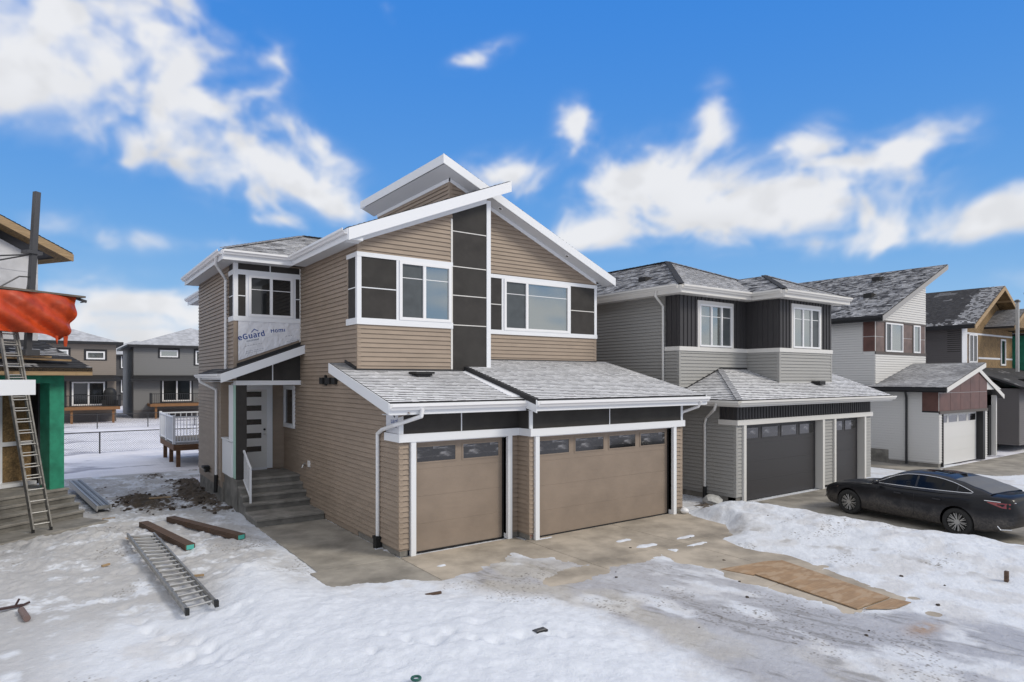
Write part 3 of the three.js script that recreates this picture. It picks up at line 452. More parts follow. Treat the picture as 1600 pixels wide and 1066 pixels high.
  for (const F of [[upF, 6.115, 7.05], [side, -15.55, UF - 0.085]]) trim(H, F[0], F[1], F[2], 6.09, 6.115, 0.02);
  trim(H, upF, 6.03 - 0.035, 8.7, 6.86, 6.97, 0.04); trim(H, upF, 6.03 - 0.035, 8.7, 5.19, 5.35, 0.05); trim(H, side, -15.64, UF + 0.037, 6.86, 6.97, 0.032); trim(H, side, -15.64, UF + 0.046, 5.19, 5.35, 0.044); trim(H, upF, 6.03 - 0.03, 6.115, 5.35, 6.86, 0.03); trim(H, side, UF - 0.085, UF + 0.027, 5.35, 6.86, 0.028); trim(H, side, -15.64, -15.55, 5.35, 6.86, 0.02, M.tan[1]);
  trim(H, upF, 7.05, 7.13, 5.35, 6.86, 0.035); trim(H, upF, 8.645, 8.7, 4.08, 8.15, 0.03, M.cream);
  windowUnit(H, upF, 7.13, 8.645, 5.35, 6.86, { mull: [0.47], panes: [M.screen, M.glass], grille: [0.72], n0: 0.004, proud: 0.06, f: 0.075, bar: M.vinyl });
  // tall charcoal strip
  const cut = [4.1, 5.30, 6.10, 6.88, 7.83]; for (let i = 0; i < 4; i++) { panel(H, upF, 8.7, 9.79, cut[i] + 0.012, cut[i + 1] - 0.012, i % 2 ? M.charcoal : M.charcoal2); trim(H, upF, 8.7, 9.79, cut[i + 1] - 0.012, cut[i + 1] + 0.012, 0.02, M.cream); }
  part('cladding_panel', fquad(upF, [8.7, 7.842], [9.79, 7.842], [9.79, ya(9.79) - 0.34], [8.7, ya(8.7) - 0.34], 0, 0.014), M.charcoal2, H);
  trim(H, upF, 9.79, 9.925, 4.15, ya(9.85) - 0.34, 0.035); trim(H, RIGHT(9.91), -UF - 0.03, -RF, 4.2, 8.6, 0.015);
  // right window band
  trim(H, rF, 9.93, XR + 0.03, 6.86, 6.97, 0.04); trim(H, rF, 9.93, XR + 0.03, 5.18, 5.31, 0.05); trim(H, rF, 14.72, XR + 0.025, 5.31, 6.86, 0.03); trim(H, rF, 10.94, 11.02, 5.31, 6.86, 0.035); trim(H, rF, 13.6, 13.67, 5.31, 6.86, 0.035);
  for (const [a, b] of [[5.31, 6.06], [6.085, 6.86]]) { panel(H, rF, 9.95, 10.94, a, b); panel(H, rF, 13.67, 14.72, a, b); } trim(H, rF, 9.95, 10.94, 6.06, 6.085, 0.02, M.cream); trim(H, rF, 13.67, 14.72, 6.06, 6.085, 0.02, M.cream);
  windowUnit(H, rF, 11.02, 13.6, 5.31, 6.86, { mull: [0.335], panes: [M.screen, M.glass], grille: [0.72], n0: 0.004, proud: 0.06, f: 0.08 });
  // ---- roofs
  const snowG = (u, v, n, j) => 0.97 + (n - 0.45) * 0.6 + (j - 0.5) * 0.14, snowW = (u, v, n, j) => 0.8 + (fbm(u * 3.1, v * 4.4, 3, 52) - 0.5) * 1.7 + (j - 0.5) * 0.5;
  const ridgeY = 7.43 + 0.41 * 3.15, rz = -22.1;
  roofPlane(H, [V(5.63, ya(5.63), -22.1), V(5.63, ya(5.63), -14.55), V(9.2, ya(9.2), -14.55), V(9.2, ya(9.2), -22.1)], snowW, 3);
  roofPlane(H, [V(9.15, ya(9.15), -15.86), V(9.15, ya(9.15), -14.55), V(10.33, ya(10.33), -14.55), V(10.33, ya(10.33), -15.86)], snowW, 4);
  roofPlane(H, [V(15.2, yb(15.2), -15.4), V(15.2, yb(15.2), -21.27), V(8.69, yb(8.69), -21.27), V(8.69, yb(8.69), -15.4)], snowW, 5);
  const hipA = V(3.75, 7.43, -18.95), hipP = V(6.9, ridgeY, rz);
  roofPlane(H, [V(3.75, 7.43, -18.95), V(6.2, 7.43, -18.95), V(9.3, ridgeY, rz), V(6.9, ridgeY, rz)], snowW, 6);
  roofPlane(H, [V(3.75, 7.43, -25.25), V(3.75, 7.43, -18.95), V(6.9, ridgeY, rz)], snowW, 7); roofPlane(H, [V(13, 7.43, -25.25), V(3.75, 7.43, -25.25), V(6.9, ridgeY, rz), V(13, ridgeY, rz)], snowW, 8);
  roofPlane(H, [V(4.4, 7.1, -28.9), V(4.4, 7.1, -24), V(9, 8.9, -24), V(9, 8.9, -28.9)], snowW, 9);
  ridgeCap(H, hipA.clone().add(V(0, 0.02, 0)), hipP.clone().add(V(0, 0.02, 0)), M.capSnow, 0.2); ridgeCap(H, hipP.clone().add(V(0, 0.01, 0)), V(8.4, ridgeY + 0.01, rz), M.capShingle, 0.22);
  // soffits: level under the eaves, sloping under the rakes
  part('soffit', [bx(5.655, SX, 7.15, 7.165, -18.95, -14.9), bx(3.78, 5.655, 7.15, 7.165, -19.42, -18.98), bx(3.78, WX, 7.15, 7.165, -25.2, -19.42), bx(4.45, 4.9, 6.82, 6.84, -28.8, -25)], M.soffit, H);
  part('soffit', prism([V(5.66, ya(5.66) - 0.26, -14.58), V(10.31, ya(10.31) - 0.27, -14.58), V(10.31, ya(10.31) - 0.27, UF), V(5.66, ya(5.66) - 0.26, UF)], V(0, 0.02, 0)), M.soffit, H);
  part('soffit', [prism([V(8.72, yb(8.72) - 0.26, -15.43), V(15.15, yb(15.15) - 0.26, -15.43), V(15.15, yb(15.15) - 0.26, RF), V(8.72, yb(8.72) - 0.26, RF)], V(0, 0.02, 0)), prism([V(8.72, yb(8.72) - 0.26, -21.24), V(9.16, yb(9.16) - 0.26, -21.24), V(9.16, yb(9.16) - 0.26, RF), V(8.72, yb(8.72) - 0.26, RF)], V(0, 0.02, 0))], M.soffit, H);
  trim(H, LEFT(9.16), -20.92, RF + 0.03, yb(9.16) - 0.36, yb(9.16) - 0.255, 0.03); part('trim', fquad(rF, [9.13, yb(9.13) - 0.37], [XR, yb(XR) - 0.37], [XR, yb(XR) - 0.262], [9.13, yb(9.13) - 0.262], 0, 0.03), M.white, H);
  part('trim', fquad(upF, [SX - 0.03, ya(SX) - 0.4], [9.79, ya(9.79) - 0.4], [9.79, ya(9.79) - 0.27], [SX - 0.03, ya(SX) - 0.27], 0, 0.03), M.white, H);
  fascia(H, V(5.63, ya(5.63) - 0.012, -14.55), V(10.35, ya(10.35) - 0.012, -14.55), 0.29, V(0, 0, 1), M.white); fascia(H, V(8.66, yb(8.66) - 0.012, -15.4), V(15.22, yb(15.22) - 0.012, -15.4), 0.255, V(0, 0, 1), M.white); fascia(H, V(8.69, yb(8.69) - 0.012, -15.374), V(8.69, yb(8.69) - 0.012, -21.27), 0.25, V(-1, 0, 0), M.white);
  for (const [a, b, o] of [[V(5.63, 7.41, -18.95), V(5.63, 7.41, -14.55), V(-1, 0, 0)], [V(3.75, 7.41, -18.95), V(5.63, 7.41, -18.95), V(0, 0, 1)], [V(3.75, 7.41, -25.25), V(3.75, 7.41, -18.95), V(-1, 0, 0)], [V(4.4, 7.08, -28.9), V(4.4, 7.08, -25.3), V(-1, 0, 0)]]) { fascia(H, a, b, 0.27, o, M.white, 0.022); gutter(H, a.clone().addScaledVector(o, 0.023).setY(a.y - 0.13), b.clone().addScaledVector(o, 0.023).setY(b.y - 0.13), o, M.vinyl); }
  for (const [x, n] of [[10.72, 0], [13.3, 1]]) { const g = new THREE.CylinderGeometry(0.075, 0.075, 0.02, 20); g.rotateZ(-Math.atan(0.434)); g.translate(x, yb(x) - 0.265, -15.62); const l = part('soffit_light', plain(g), M.vinyl, H); const k = new THREE.CylinderGeometry(0.045, 0.045, 0.02, 16); k.rotateZ(-Math.atan(0.434)); k.translate(x, yb(x) - 0.27, -15.62); part('lens', plain(k), M.black, l); }
  // ---- garage roofs: two sheds against the front wall, the right one further forward
  const yg1 = z => 3.36 + 0.25 * (-12.2 - z), yg2 = z => 3.37 + 0.25 * (-11.77 - z);
  roofPlane(H, [V(5.6, yg1(-12.2), -12.2), V(9.14, yg1(-12.2), -12.2), V(9.14, yg1(-15.0), -15.0), V(5.6, yg1(-15.0), -15.0)], snowG, 11, { bare: 0.02 });
  roofPlane(H, [V(5.6, yg1(-15.0), -15.0), V(6.03, yg1(-15), -15.0), V(6.03, yg1(-15.74), -15.74), V(5.6, yg1(-15.74), -15.74)], (u, v, n, j) => 0.4 + n * 0.3, 12);
  roofPlane(H, [V(9.12, yg2(-11.77), -11.77), V(15.25, yg2(-11.77), -11.77), V(15.25, yg2(-15.92), -15.92), V(9.12, yg2(-15.92), -15.92)], snowG, 13, { bare: 0.02 });
  part('flashing', [prism([V(9.07, yg2(-11.77) + 0.01, -11.77), V(9.16, yg2(-11.77) + 0.02, -11.77), V(9.16, yg2(-14.97) + 0.02, -14.97), V(9.07, yg2(-14.97) + 0.01, -14.97)], V(0, -0.13, 0)), bx(6.0, 9.1, 4.03, 4.1, -14.972, -14.94), bx(9.93, 14.8, 4.38, 4.43, -15.89, -15.86), prism([V(5.98, yg1(-15) + 0.09, -15), V(5.98, yg1(-15.72) + 0.09, -15.72), V(5.98, yg1(-15.72), -15.72), V(5.98, yg1(-15), -15)], V(0.04, 0, 0))], M.flash, H);
  { // a drift left along the step between the two roofs
    const d = [V(8.82, yg1(-12.5) + 0.018, -12.5), V(9.07, yg1(-12.4) + 0.03, -12.4), V(9.07, yg1(-14.9) + 0.03, -14.9), V(8.93, yg1(-14.8) + 0.018, -14.8)]; part('roof_snow', prism(d, V(0, -0.02, 0)), std(lin(0.8, 0.81, 0.85), 0.9), H); }
  part('roof_vent', [bx(7.3, 7.72, yg1(-14.45), yg1(-14.45) + 0.1, -14.62, -14.28), bx(7.25, 7.77, yg1(-14.4) + 0.06, yg1(-14.4) + 0.115, -14.66, -14.24)], M.black, H);
  part('garage_soffit', [bx(5.63, 9.14, 3.09, 3.105, G1, -12.23), bx(9.14, 15.22, 3.09, 3.105, G2, -11.8)], M.soffit, H);
  for (const [a, b, y] of [[5.6, 9.1, -12.2], [9.1, 15.27, -11.77]]) { fascia(H, V(a, 3.335, y), V(b, 3.335, y), 0.235, V(0, 0, 1), M.white, 0.022); gutter(H, V(a, 3.2, y + 0.023), V(b + 0.02, 3.2, y + 0.023), V(0, 0, 1), M.vinyl, 0.13, 0.12); }
  fascia(H, V(5.6, yg1(-12.18) - 0.01, -12.18), V(5.6, yg1(-15.76) - 0.01, -15.76), 0.24, V(-1, 0, 0), M.white); fascia(H, V(15.27, yg2(-11.75) - 0.01, -11.75), V(15.27, yg2(-15.9) - 0.01, -15.9), 0.24, V(1, 0, 0), M.white); fascia(H, V(9.1, yg2(-11.75) - 0.01, -11.75), V(9.1, yg2(-12.62) - 0.01, -12.62), 0.3, V(-1, 0, 0), M.white); part('eave_return', bx(5.655, 6.02, 7.166, 7.36, -14.97, -14.6), M.white, H);
  part('rake_soffit', prism([V(5.62, yg1(-12.2) - 0.22, -12.2), V(6.03, yg1(-12.2) - 0.22, -12.2), V(6.03, yg1(-15.74) - 0.22, -15.74), V(5.62, yg1(-15.74) - 0.22, -15.74)], V(0, 0.015, 0)), M.soffit, H);
  // ---- garage fronts
  for (const [F, a, b, L, R] of [[g1, 6.115, GX, G1L, G1R], [g2, GX + 0.08, 14.62, G2L, G2R]]) {
    const mid = F === g1 ? 7.58 : 11.81; panel(H, F, a, mid - 0.013, 2.655, 3.09); panel(H, F, mid + 0.013, b, 2.655, 3.09); trim(H, F, mid - 0.013, mid + 0.013, 2.655, 3.09, 0.022, M.white);
    trim(H, F, L - 0.12, L, 0, 2.48, 0.085); trim(H, F, R, R + 0.12, 0, 2.48, 0.085); part('door_jamb', [fbox(F, R, R + 0.03, 0, DH, -0.26, 0), fbox(F, L - 0.03, L, 0, DH, -0.26, 0), fbox(F, L, R, DH - 0.02, DH, -0.26, 0)], M.white, H); part('weather_strip', [fbox(F, R - 0.035, R, 0, DH - 0.02, -0.135, -0.1), fbox(F, L, R - 0.035, 0, 0.02, -0.132, -0.11)], M.black, H);
  }
  trim(H, g1, SX - 0.05, GX - 0.035, 2.48, 2.655, 0.1, M.white, 0.001); trim(H, side, -13.32, G1, 2.48, 2.655, 0.046); trim(H, g1, 6.03 - 0.02, 6.115, 2.655, 3.09, 0.03); trim(H, g2, GX - 0.035, 14.72, 2.48, 2.655, 0.1); trim(H, LEFT(GX), G1 + 0.1, G2 + 0.098, 2.48, 2.655, 0.033); panel(H, LEFT(GX), G1 + 0.02, G2 - 0.01, 2.655, 3.09); trim(H, g2, GX - 0.018, GX + 0.08, 2.655, 3.09, 0.03); trim(H, g2, 14.62, 14.7, 2.655, 3.09, 0.03);
  garageDoor(H, g1, G1L, G1R, DH - 0.02, M.tanDoor, 2); garageDoor(H, g2, G2L, G2R, DH - 0.02, M.tanDoor, 4);
  part('downspout', pipe([V(6.3, 3.22, -12.08), V(6.28, 3.06, -12.1), V(5.9, 2.86, -12.6), V(5.93, 2.72, -13.3), V(5.965, 2.6, -13.63), V(5.965, 0.28, -13.63)], 0.045), M.vinyl, H); part('downspout_boot', [bx(5.89, 6.02, 0, 0.26, -13.71, -13.55), bx(5.875, 6.02, 0.22, 0.28, -13.725, -13.535)], M.black, H);
  part('downspout', pipe([V(14.95, 3.2, -11.7), V(14.95, 3.05, -11.8), V(14.76, 2.88, -12.2), V(14.76, 2.7, -12.32), V(14.76, 0.15, -12.32), V(14.72, 0.1, -12.05)], 0.045), M.vinyl, H); { const g = new THREE.SphereGeometry(0.12, 16, 10); g.scale(1, 0.75, 1); g.translate(14.58, 0.09, -11.98); part('downspout_shoe', plain(g), M.vinyl, H); }
  part('downspout', pipe([V(3.68, 7.3, -19.5), V(3.7, 7.1, -19.7), V(4.06, 6.75, -20.15), V(4.06, 6.6, -20.17), V(4.06, 4.1, -20.17)], 0.04), M.vinyl, H);
  part('utility_fitting', [bx(5.93, 6.02, 3.7, 3.88, -17.5, -17.25), bx(5.93, 6.02, 3.7, 3.88, -17.05, -16.72), bx(5.93, 6.02, 3.7, 3.88, -16.55, -16.3), bx(5.97, 6.02, 3.66, 3.95, -17.2, -17.1)], M.black, H);
  { const t = pipe([V(6.03, 1.35, -18.95), V(5.93, 1.3, -18.9), V(5.9, 1.22, -18.9)], 0.03); part('outdoor_tap', t, M.alu, H); part('socket_cover', bx(5.97, 6.02, 1.28, 1.46, -18.62, -18.5), M.vinyl, H); }
  // ---- upper wing over the porch
  for (const [a, b] of [[5.64, 6.21], [6.235, 6.83]]) { panel(H, wing, 4.235, 4.44, a, b); panel(H, wing, 5.86, 5.98, a, b); panel(H, wl, -20.02, WF - 0.08, a, b); }
  trim(H, wing, 4.235, 4.44, 6.21, 6.235, 0.02); trim(H, wing, 5.86, 5.98, 6.21, 6.235, 0.02); trim(H, wl, -20.02, WF - 0.08, 6.21, 6.235, 0.02);
  panel(H, wing, 4.235, 5.11, 6.97, 7.15); panel(H, wing, 5.14, 5.98, 6.97, 7.15); panel(H, wl, -20.02, WF - 0.08, 6.97, 7.15); trim(H, wing, 5.11, 5.14, 6.97, 7.15, 0.02);
  trim(H, wing, WX - 0.03, 6.0, 6.83, 6.97, 0.035); trim(H, wl, -20.07, WF + 0.033, 6.83, 6.97, 0.028); trim(H, wing, WX - 0.035, 6.0, 5.5, 5.64, 0.045); trim(H, wl, -20.07, WF + 0.042, 5.5, 5.64, 0.034); trim(H, wing, WX - 0.025, 4.235, 5.64, 6.83, 0.03); trim(H, wing, WX - 0.025, 4.235, 6.97, 7.15, 0.03); trim(H, wl, WF - 0.08, WF + 0.028, 5.64, 7.15, 0.024);
  trim(H, wing, 4.44, 4.52, 5.64, 6.83, 0.035); trim(H, wing, 5.78, 5.86, 5.64, 6.83, 0.035); trim(H, wing, 5.98, 6.02, 4.6, 7.15, 0.02, M.cream);
  windowUnit(H, wing, 4.52, 5.78, 5.64, 6.83, { mull: [0.5], panes: [M.glassDark], grille: [0.66], n0: 0.004, proud: 0.06, f: 0.07 });
  { // house wrap still showing above the porch roof; its print slopes with the sheet
    const cv = document.createElement('canvas'); cv.width = 1024; cv.height = 760; const c = cv.getContext('2d'); c.fillStyle = '#dcdde2'; c.fillRect(0, 0, 1024, 760);
    c.save(); c.translate(10, 330); c.rotate(-0.22); c.fillStyle = '#1c3f86'; c.font = 'bold 128px sans-serif'; c.fillText('eGuard', -8, 0); c.beginPath(); c.moveTo(215, -95); c.lineTo(285, -150); c.lineTo(352, -100); c.lineTo(330, -100); c.lineTo(285, -132); c.lineTo(238, -95); c.fill(); c.fillStyle = '#3c4a66'; c.font = 'bold 34px sans-serif'; c.fillText('HOUSEWRAP', 118, 48); c.fillStyle = '#59606c'; c.font = '22px sans-serif'; for (const [y, w] of [[110, 300], [200, 300], [228, 280], [330, 200]]) for (let x = 0; x < w; x += 9) if ((x * 7 + y) % 5) c.fillRect(60 + x, y, 6, 5 + (x * 3 + y) % 5); c.restore();
    c.save(); c.translate(520, 150); c.rotate(-0.12); c.fillStyle = '#1c3f86'; c.font = 'bold 100px sans-serif'; c.beginPath(); c.rect(-10, -28, 260, 60); c.clip(); c.fillText('Home', 0, 34); c.restore();
    c.save(); c.translate(770, 230); c.rotate(-0.2); c.fillStyle = '#59606c'; for (const [y, w] of [[0, 120], [95, 240], [122, 220]]) for (let x = 0; x < w; x += 9) if ((x * 7 + y) % 5) c.fillRect(x, y, 6, 5 + (x * 3 + y) % 5); c.restore();
    const t = new THREE.CanvasTexture(cv); t.colorSpace = THREE.SRGBColorSpace; const nxx = 40, nyy = 24, P = [], T = [], yl = x => 4.06 + 0.372 * (x - 3.75) + 0.12, at = (i, j) => { const x = lerp(4.24, 5.98, i / nxx), y0 = yl(x), y = lerp(y0, 5.5, j / nyy), cr = fbm(x * 5 + y * 4, y * 3 - x * 4, 3, 88), w = 0.012 + 0.028 * Math.abs(cr - 0.5) * 2 + 0.012 * vnoise(x * 3, y * 3, 90); return [V(x, y, WF + w), [(x - 4.24) / 1.74, (y - 4.2) / 1.3]]; };
    for (let j = 0; j < nyy; j++) for (let i = 0; i < nxx; i++) for (const [a, b] of [[0, 0], [1, 0], [1, 1], [0, 0], [1, 1], [0, 1]]) { const [p, q] = at(i + a, j + b); P.push(p.x, p.y, p.z); T.push(...q); }
    part('house_wrap', fromTris(P, T), std(0xffffff, 0.5, { map: t }), H);
    const c2 = document.createElement('canvas'); c2.width = 256; c2.height = 256; const k = c2.getContext('2d'); k.fillStyle = '#d6d8de'; k.fillRect(0, 0, 256, 256); k.fillStyle = '#1c3f86'; k.font = 'bold 64px sans-serif'; k.fillText('uard', 96, 165); k.fillStyle = '#4a5260'; k.fillRect(110, 190, 110, 10); k.fillStyle = '#222'; k.save(); k.translate(120, 40); k.rotate(0.7); k.fillRect(0, 0, 90, 22); k.restore();
    const t2 = new THREE.CanvasTexture(c2); t2.colorSpace = THREE.SRGBColorSpace; const Q = [V(SX - 0.012, 2.66, -13.29), V(SX - 0.012, 2.66, G1 - 0.01), V(SX - 0.012, 3.12, G1 - 0.01), V(SX - 0.012, 3.3, -13.29)], PP = [], TT = []; for (const i of [0, 1, 2, 0, 2, 3]) { PP.push(Q[i].x, Q[i].y, Q[i].z); TT.push((Q[i].z + 13.29) / 0.64, (Q[i].y - 2.66) / 0.6); } part('house_wrap', fromTris(PP, TT), std(0xffffff, 0.5, { map: t2 }), H);
  }
  // ---- porch: mono-pitch roof, panelled gable, column
  const yp = x => 4.0 + 0.372 * (x - 3.72);
  roofPlane(H, [V(3.72, yp(3.72), -22.5), V(3.72, yp(3.72), -19.02), V(4.2, yp(4.2), -19.02), V(4.2, yp(4.2), -22.5)], (u, v, n, j) => n * 0.35 - 0.1, 21); roofPlane(H, [V(4.2, yp(4.2), -19.43), V(4.2, yp(4.2), -19.02), V(6.03, yp(6.03), -19.02), V(6.03, yp(6.03), -19.43)], (u, v, n, j) => n * 0.3 - 0.1, 22);
  part('flashing', prism([V(4.2, yp(4.2) + 0.1, WF), V(6.02, yp(6.02) + 0.1, WF), V(6.02, yp(6.02), WF), V(4.2, yp(4.2), WF)], V(0, 0, 0.03)), M.flash, H);
  fascia(H, V(3.7, yp(3.7) - 0.012, -19.02), V(6.08, yp(6.08) - 0.012, -19.02), 0.25, V(0, 0, 1), M.white); fascia(H, V(3.72, 3.985, -22.5), V(3.72, 3.985, -19.02), 0.17, V(-1, 0, 0), M.white); gutter(H, V(3.697, 3.86, -22.5), V(3.697, 3.86, -19.0), V(-1, 0, 0), M.vinyl, 0.11, 0.11);
  part('porch_soffit', [prism([V(3.74, yp(3.74) - 0.24, -19.04), V(6.03, yp(6.03) - 0.24, -19.04), V(6.03, yp(6.03) - 0.24, WF), V(3.74, yp(3.74) - 0.24, WF)], V(0, 0.015, 0)), bx(3.74, WX, 3.76, 3.775, -22.4, WF), bx(WX, SX, 3.84, 3.855, DW, WF)], M.soffit, H);
  part('cladding_panel', fquad(wing, [4.2, 3.79], [5.18, 3.79], [5.18, yp(5.18) - 0.25], [4.2, yp(4.2) - 0.25], 0, 0.014), M.charcoal, H); part('cladding_panel', fquad(wing, [5.21, 3.79], [6.0, 3.79], [6.0, yp(6.0) - 0.25], [5.21, yp(5.21) - 0.25], 0, 0.014), M.charcoal2, H); part('trim', fquad(wing, [5.18, 3.79], [5.21, 3.79], [5.21, yp(5.21) - 0.25], [5.18, yp(5.18) - 0.25], 0, 0.02), M.white, H);
  part('porch_beam', bx(4.17, 6.02, 3.66, 3.79, WF - 0.25, WF + 0.04), M.white, H); part('wall', prism([V(4.2, 3.79, WF - 0.01), V(6.02, 3.79, WF - 0.01), V(6.02, yp(6.02) - 0.25, WF - 0.01), V(4.2, yp(4.2) - 0.25, WF - 0.01)], V(0, 0, -0.1)), M.tanCore, H);
  const col = part('porch_column', bx(4.18, 4.48, 0.96, 3.66, -19.7, WF - 0.002), M.charcoal, H); part('sheathing', bx(4.165, 4.18, 0.98, 3.66, -19.68, WF), std(lin(0.36, 0.56, 0.47), 0.6), col); part('pilaster', bx(4.17, 4.3, 0.98, 3.66, -20.28, -19.7), M.white, col);
  part('half_wall', [bx(4.15, 4.28, 0.98, 2.02, -21.1, -20.28), bx(4.14, 4.29, 0.98, 1.98, -20.28, -19.78), bx(4.12, 4.31, 2.02, 2.06, -21.1, -19.72)], M.white, H);
  // front door
  const dr = part('front_door', bx(4.55, 5.47, 1.04, 3.5, DW + 0.002, DW + 0.05), M.whiteDoor, H); for (const y of [3.35, 2.915, 2.48, 2.05, 1.63]) part('door_glass', bx(4.72, 5.3, y - 0.085, y + 0.085, DW + 0.05, DW + 0.056), M.glassDark, dr); for (const [y, m, r] of [[2.235, M.black, 0.035], [2.09, M.alu, 0.028]]) { const g = new THREE.CylinderGeometry(r, r, 0.05, 14); g.rotateX(Math.PI / 2); g.translate(5.39, y, DW + 0.07); part('lock', plain(g), m, dr); }
  trim(H, door, 5.47, 5.64, 1.0, 3.7, 0.06); trim(H, door, 4.42, 4.55, 1.0, 3.7, 0.06); trim(H, door, 4.55, 5.47, 3.5, 3.66, 0.05); trim(H, door, 4.55, 5.47, 0.965, 1.04, 0.07, M.wrap); part('wall', bx(4.3, 5.66, 0.9, 3.9, DW - 0.1, DW - 0.002), M.tanCore, H);
  windowUnit(H, side, -21.08, -19.97, 2.3, 3.63, { panes: [M.glassDark], n0: 0.002, proud: 0.06, f: 0.13, frame: M.white });
  part('downspout', pipe([V(3.64, 3.86, -21.9), V(3.66, 3.74, -21.85), V(4.07, 3.5, -21.6), V(4.07, 3.4, -21.58), V(4.07, 0.85, -21.58)], 0.04), M.vinyl, H); part('downspout_boot', pipe([V(4.07, 0.85, -21.58), V(4.05, 0.3, -21.57)], 0.06, 10), M.black, H); part('exhaust_hood', [bx(3.98, 4.13, 0.78, 0.94, -23.1, -22.85), bx(3.92, 4.13, 0.9, 0.98, -23.15, -22.8)], M.black, H);
  { // number sprayed on the concrete foot between the doors
    const cv = document.createElement('canvas'); cv.width = cv.height = 128; const c = cv.getContext('2d'); c.fillStyle = '#8d857a'; c.fillRect(0, 0, 128, 128); c.fillStyle = '#8a2b1c'; c.font = 'bold 104px sans-serif'; c.fillText('71', 4, 102); const t = new THREE.CanvasTexture(cv); t.colorSpace = THREE.SRGBColorSpace; const P = [], T = []; for (const [a, b] of [[0, 0], [1, 0], [1, 1], [0, 0], [1, 1], [0, 1]]) { P.push(GX + 0.015 + a * 0.1, 0.015 + b * 0.135, G2 - 0.009); T.push(a, b); } part('sprayed_number', fromTris(P, T), std(0xffffff, 0.85, { map: t }), H); }
}
{ // concrete steps to the front door with their white railing
  const S = thing('porch_steps', 'concrete porch steps with white metal railing beside tan wall', 'steps', V(5.1, 0, -19));
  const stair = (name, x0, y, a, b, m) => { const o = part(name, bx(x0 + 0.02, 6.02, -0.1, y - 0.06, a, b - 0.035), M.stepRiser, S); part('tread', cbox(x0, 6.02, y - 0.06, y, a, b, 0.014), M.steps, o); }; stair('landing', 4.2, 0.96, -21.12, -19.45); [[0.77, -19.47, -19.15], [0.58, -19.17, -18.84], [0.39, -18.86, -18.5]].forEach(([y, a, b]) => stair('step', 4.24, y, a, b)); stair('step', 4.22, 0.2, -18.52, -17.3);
  const A = V(4.4, 0.96, -19.75), B = V(4.4, 0.39, -18.66); const rl = part('railing', [bar(A.clone().setY(1.95), B.clone().setY(1.35), 0.05, 0.05), bar(A.clone().setY(1.1), B.clone().setY(0.55), 0.04, 0.04), bar(B.clone().setY(0.39), B.clone().setY(1.38), 0.05, 0.05), bar(A.clone().setY(0.96), A.clone().setY(1.98), 0.05, 0.05)], M.white, S);
  for (let k = 1; k < 9; k++) { const p = A.clone().lerp(B, k / 9); part('baluster', bar(p.clone().setY(lerp(1.1, 0.55, k / 9)), p.clone().setY(lerp(1.95, 1.35, k / 9)), 0.018, 0.018), M.white, rl); }
}
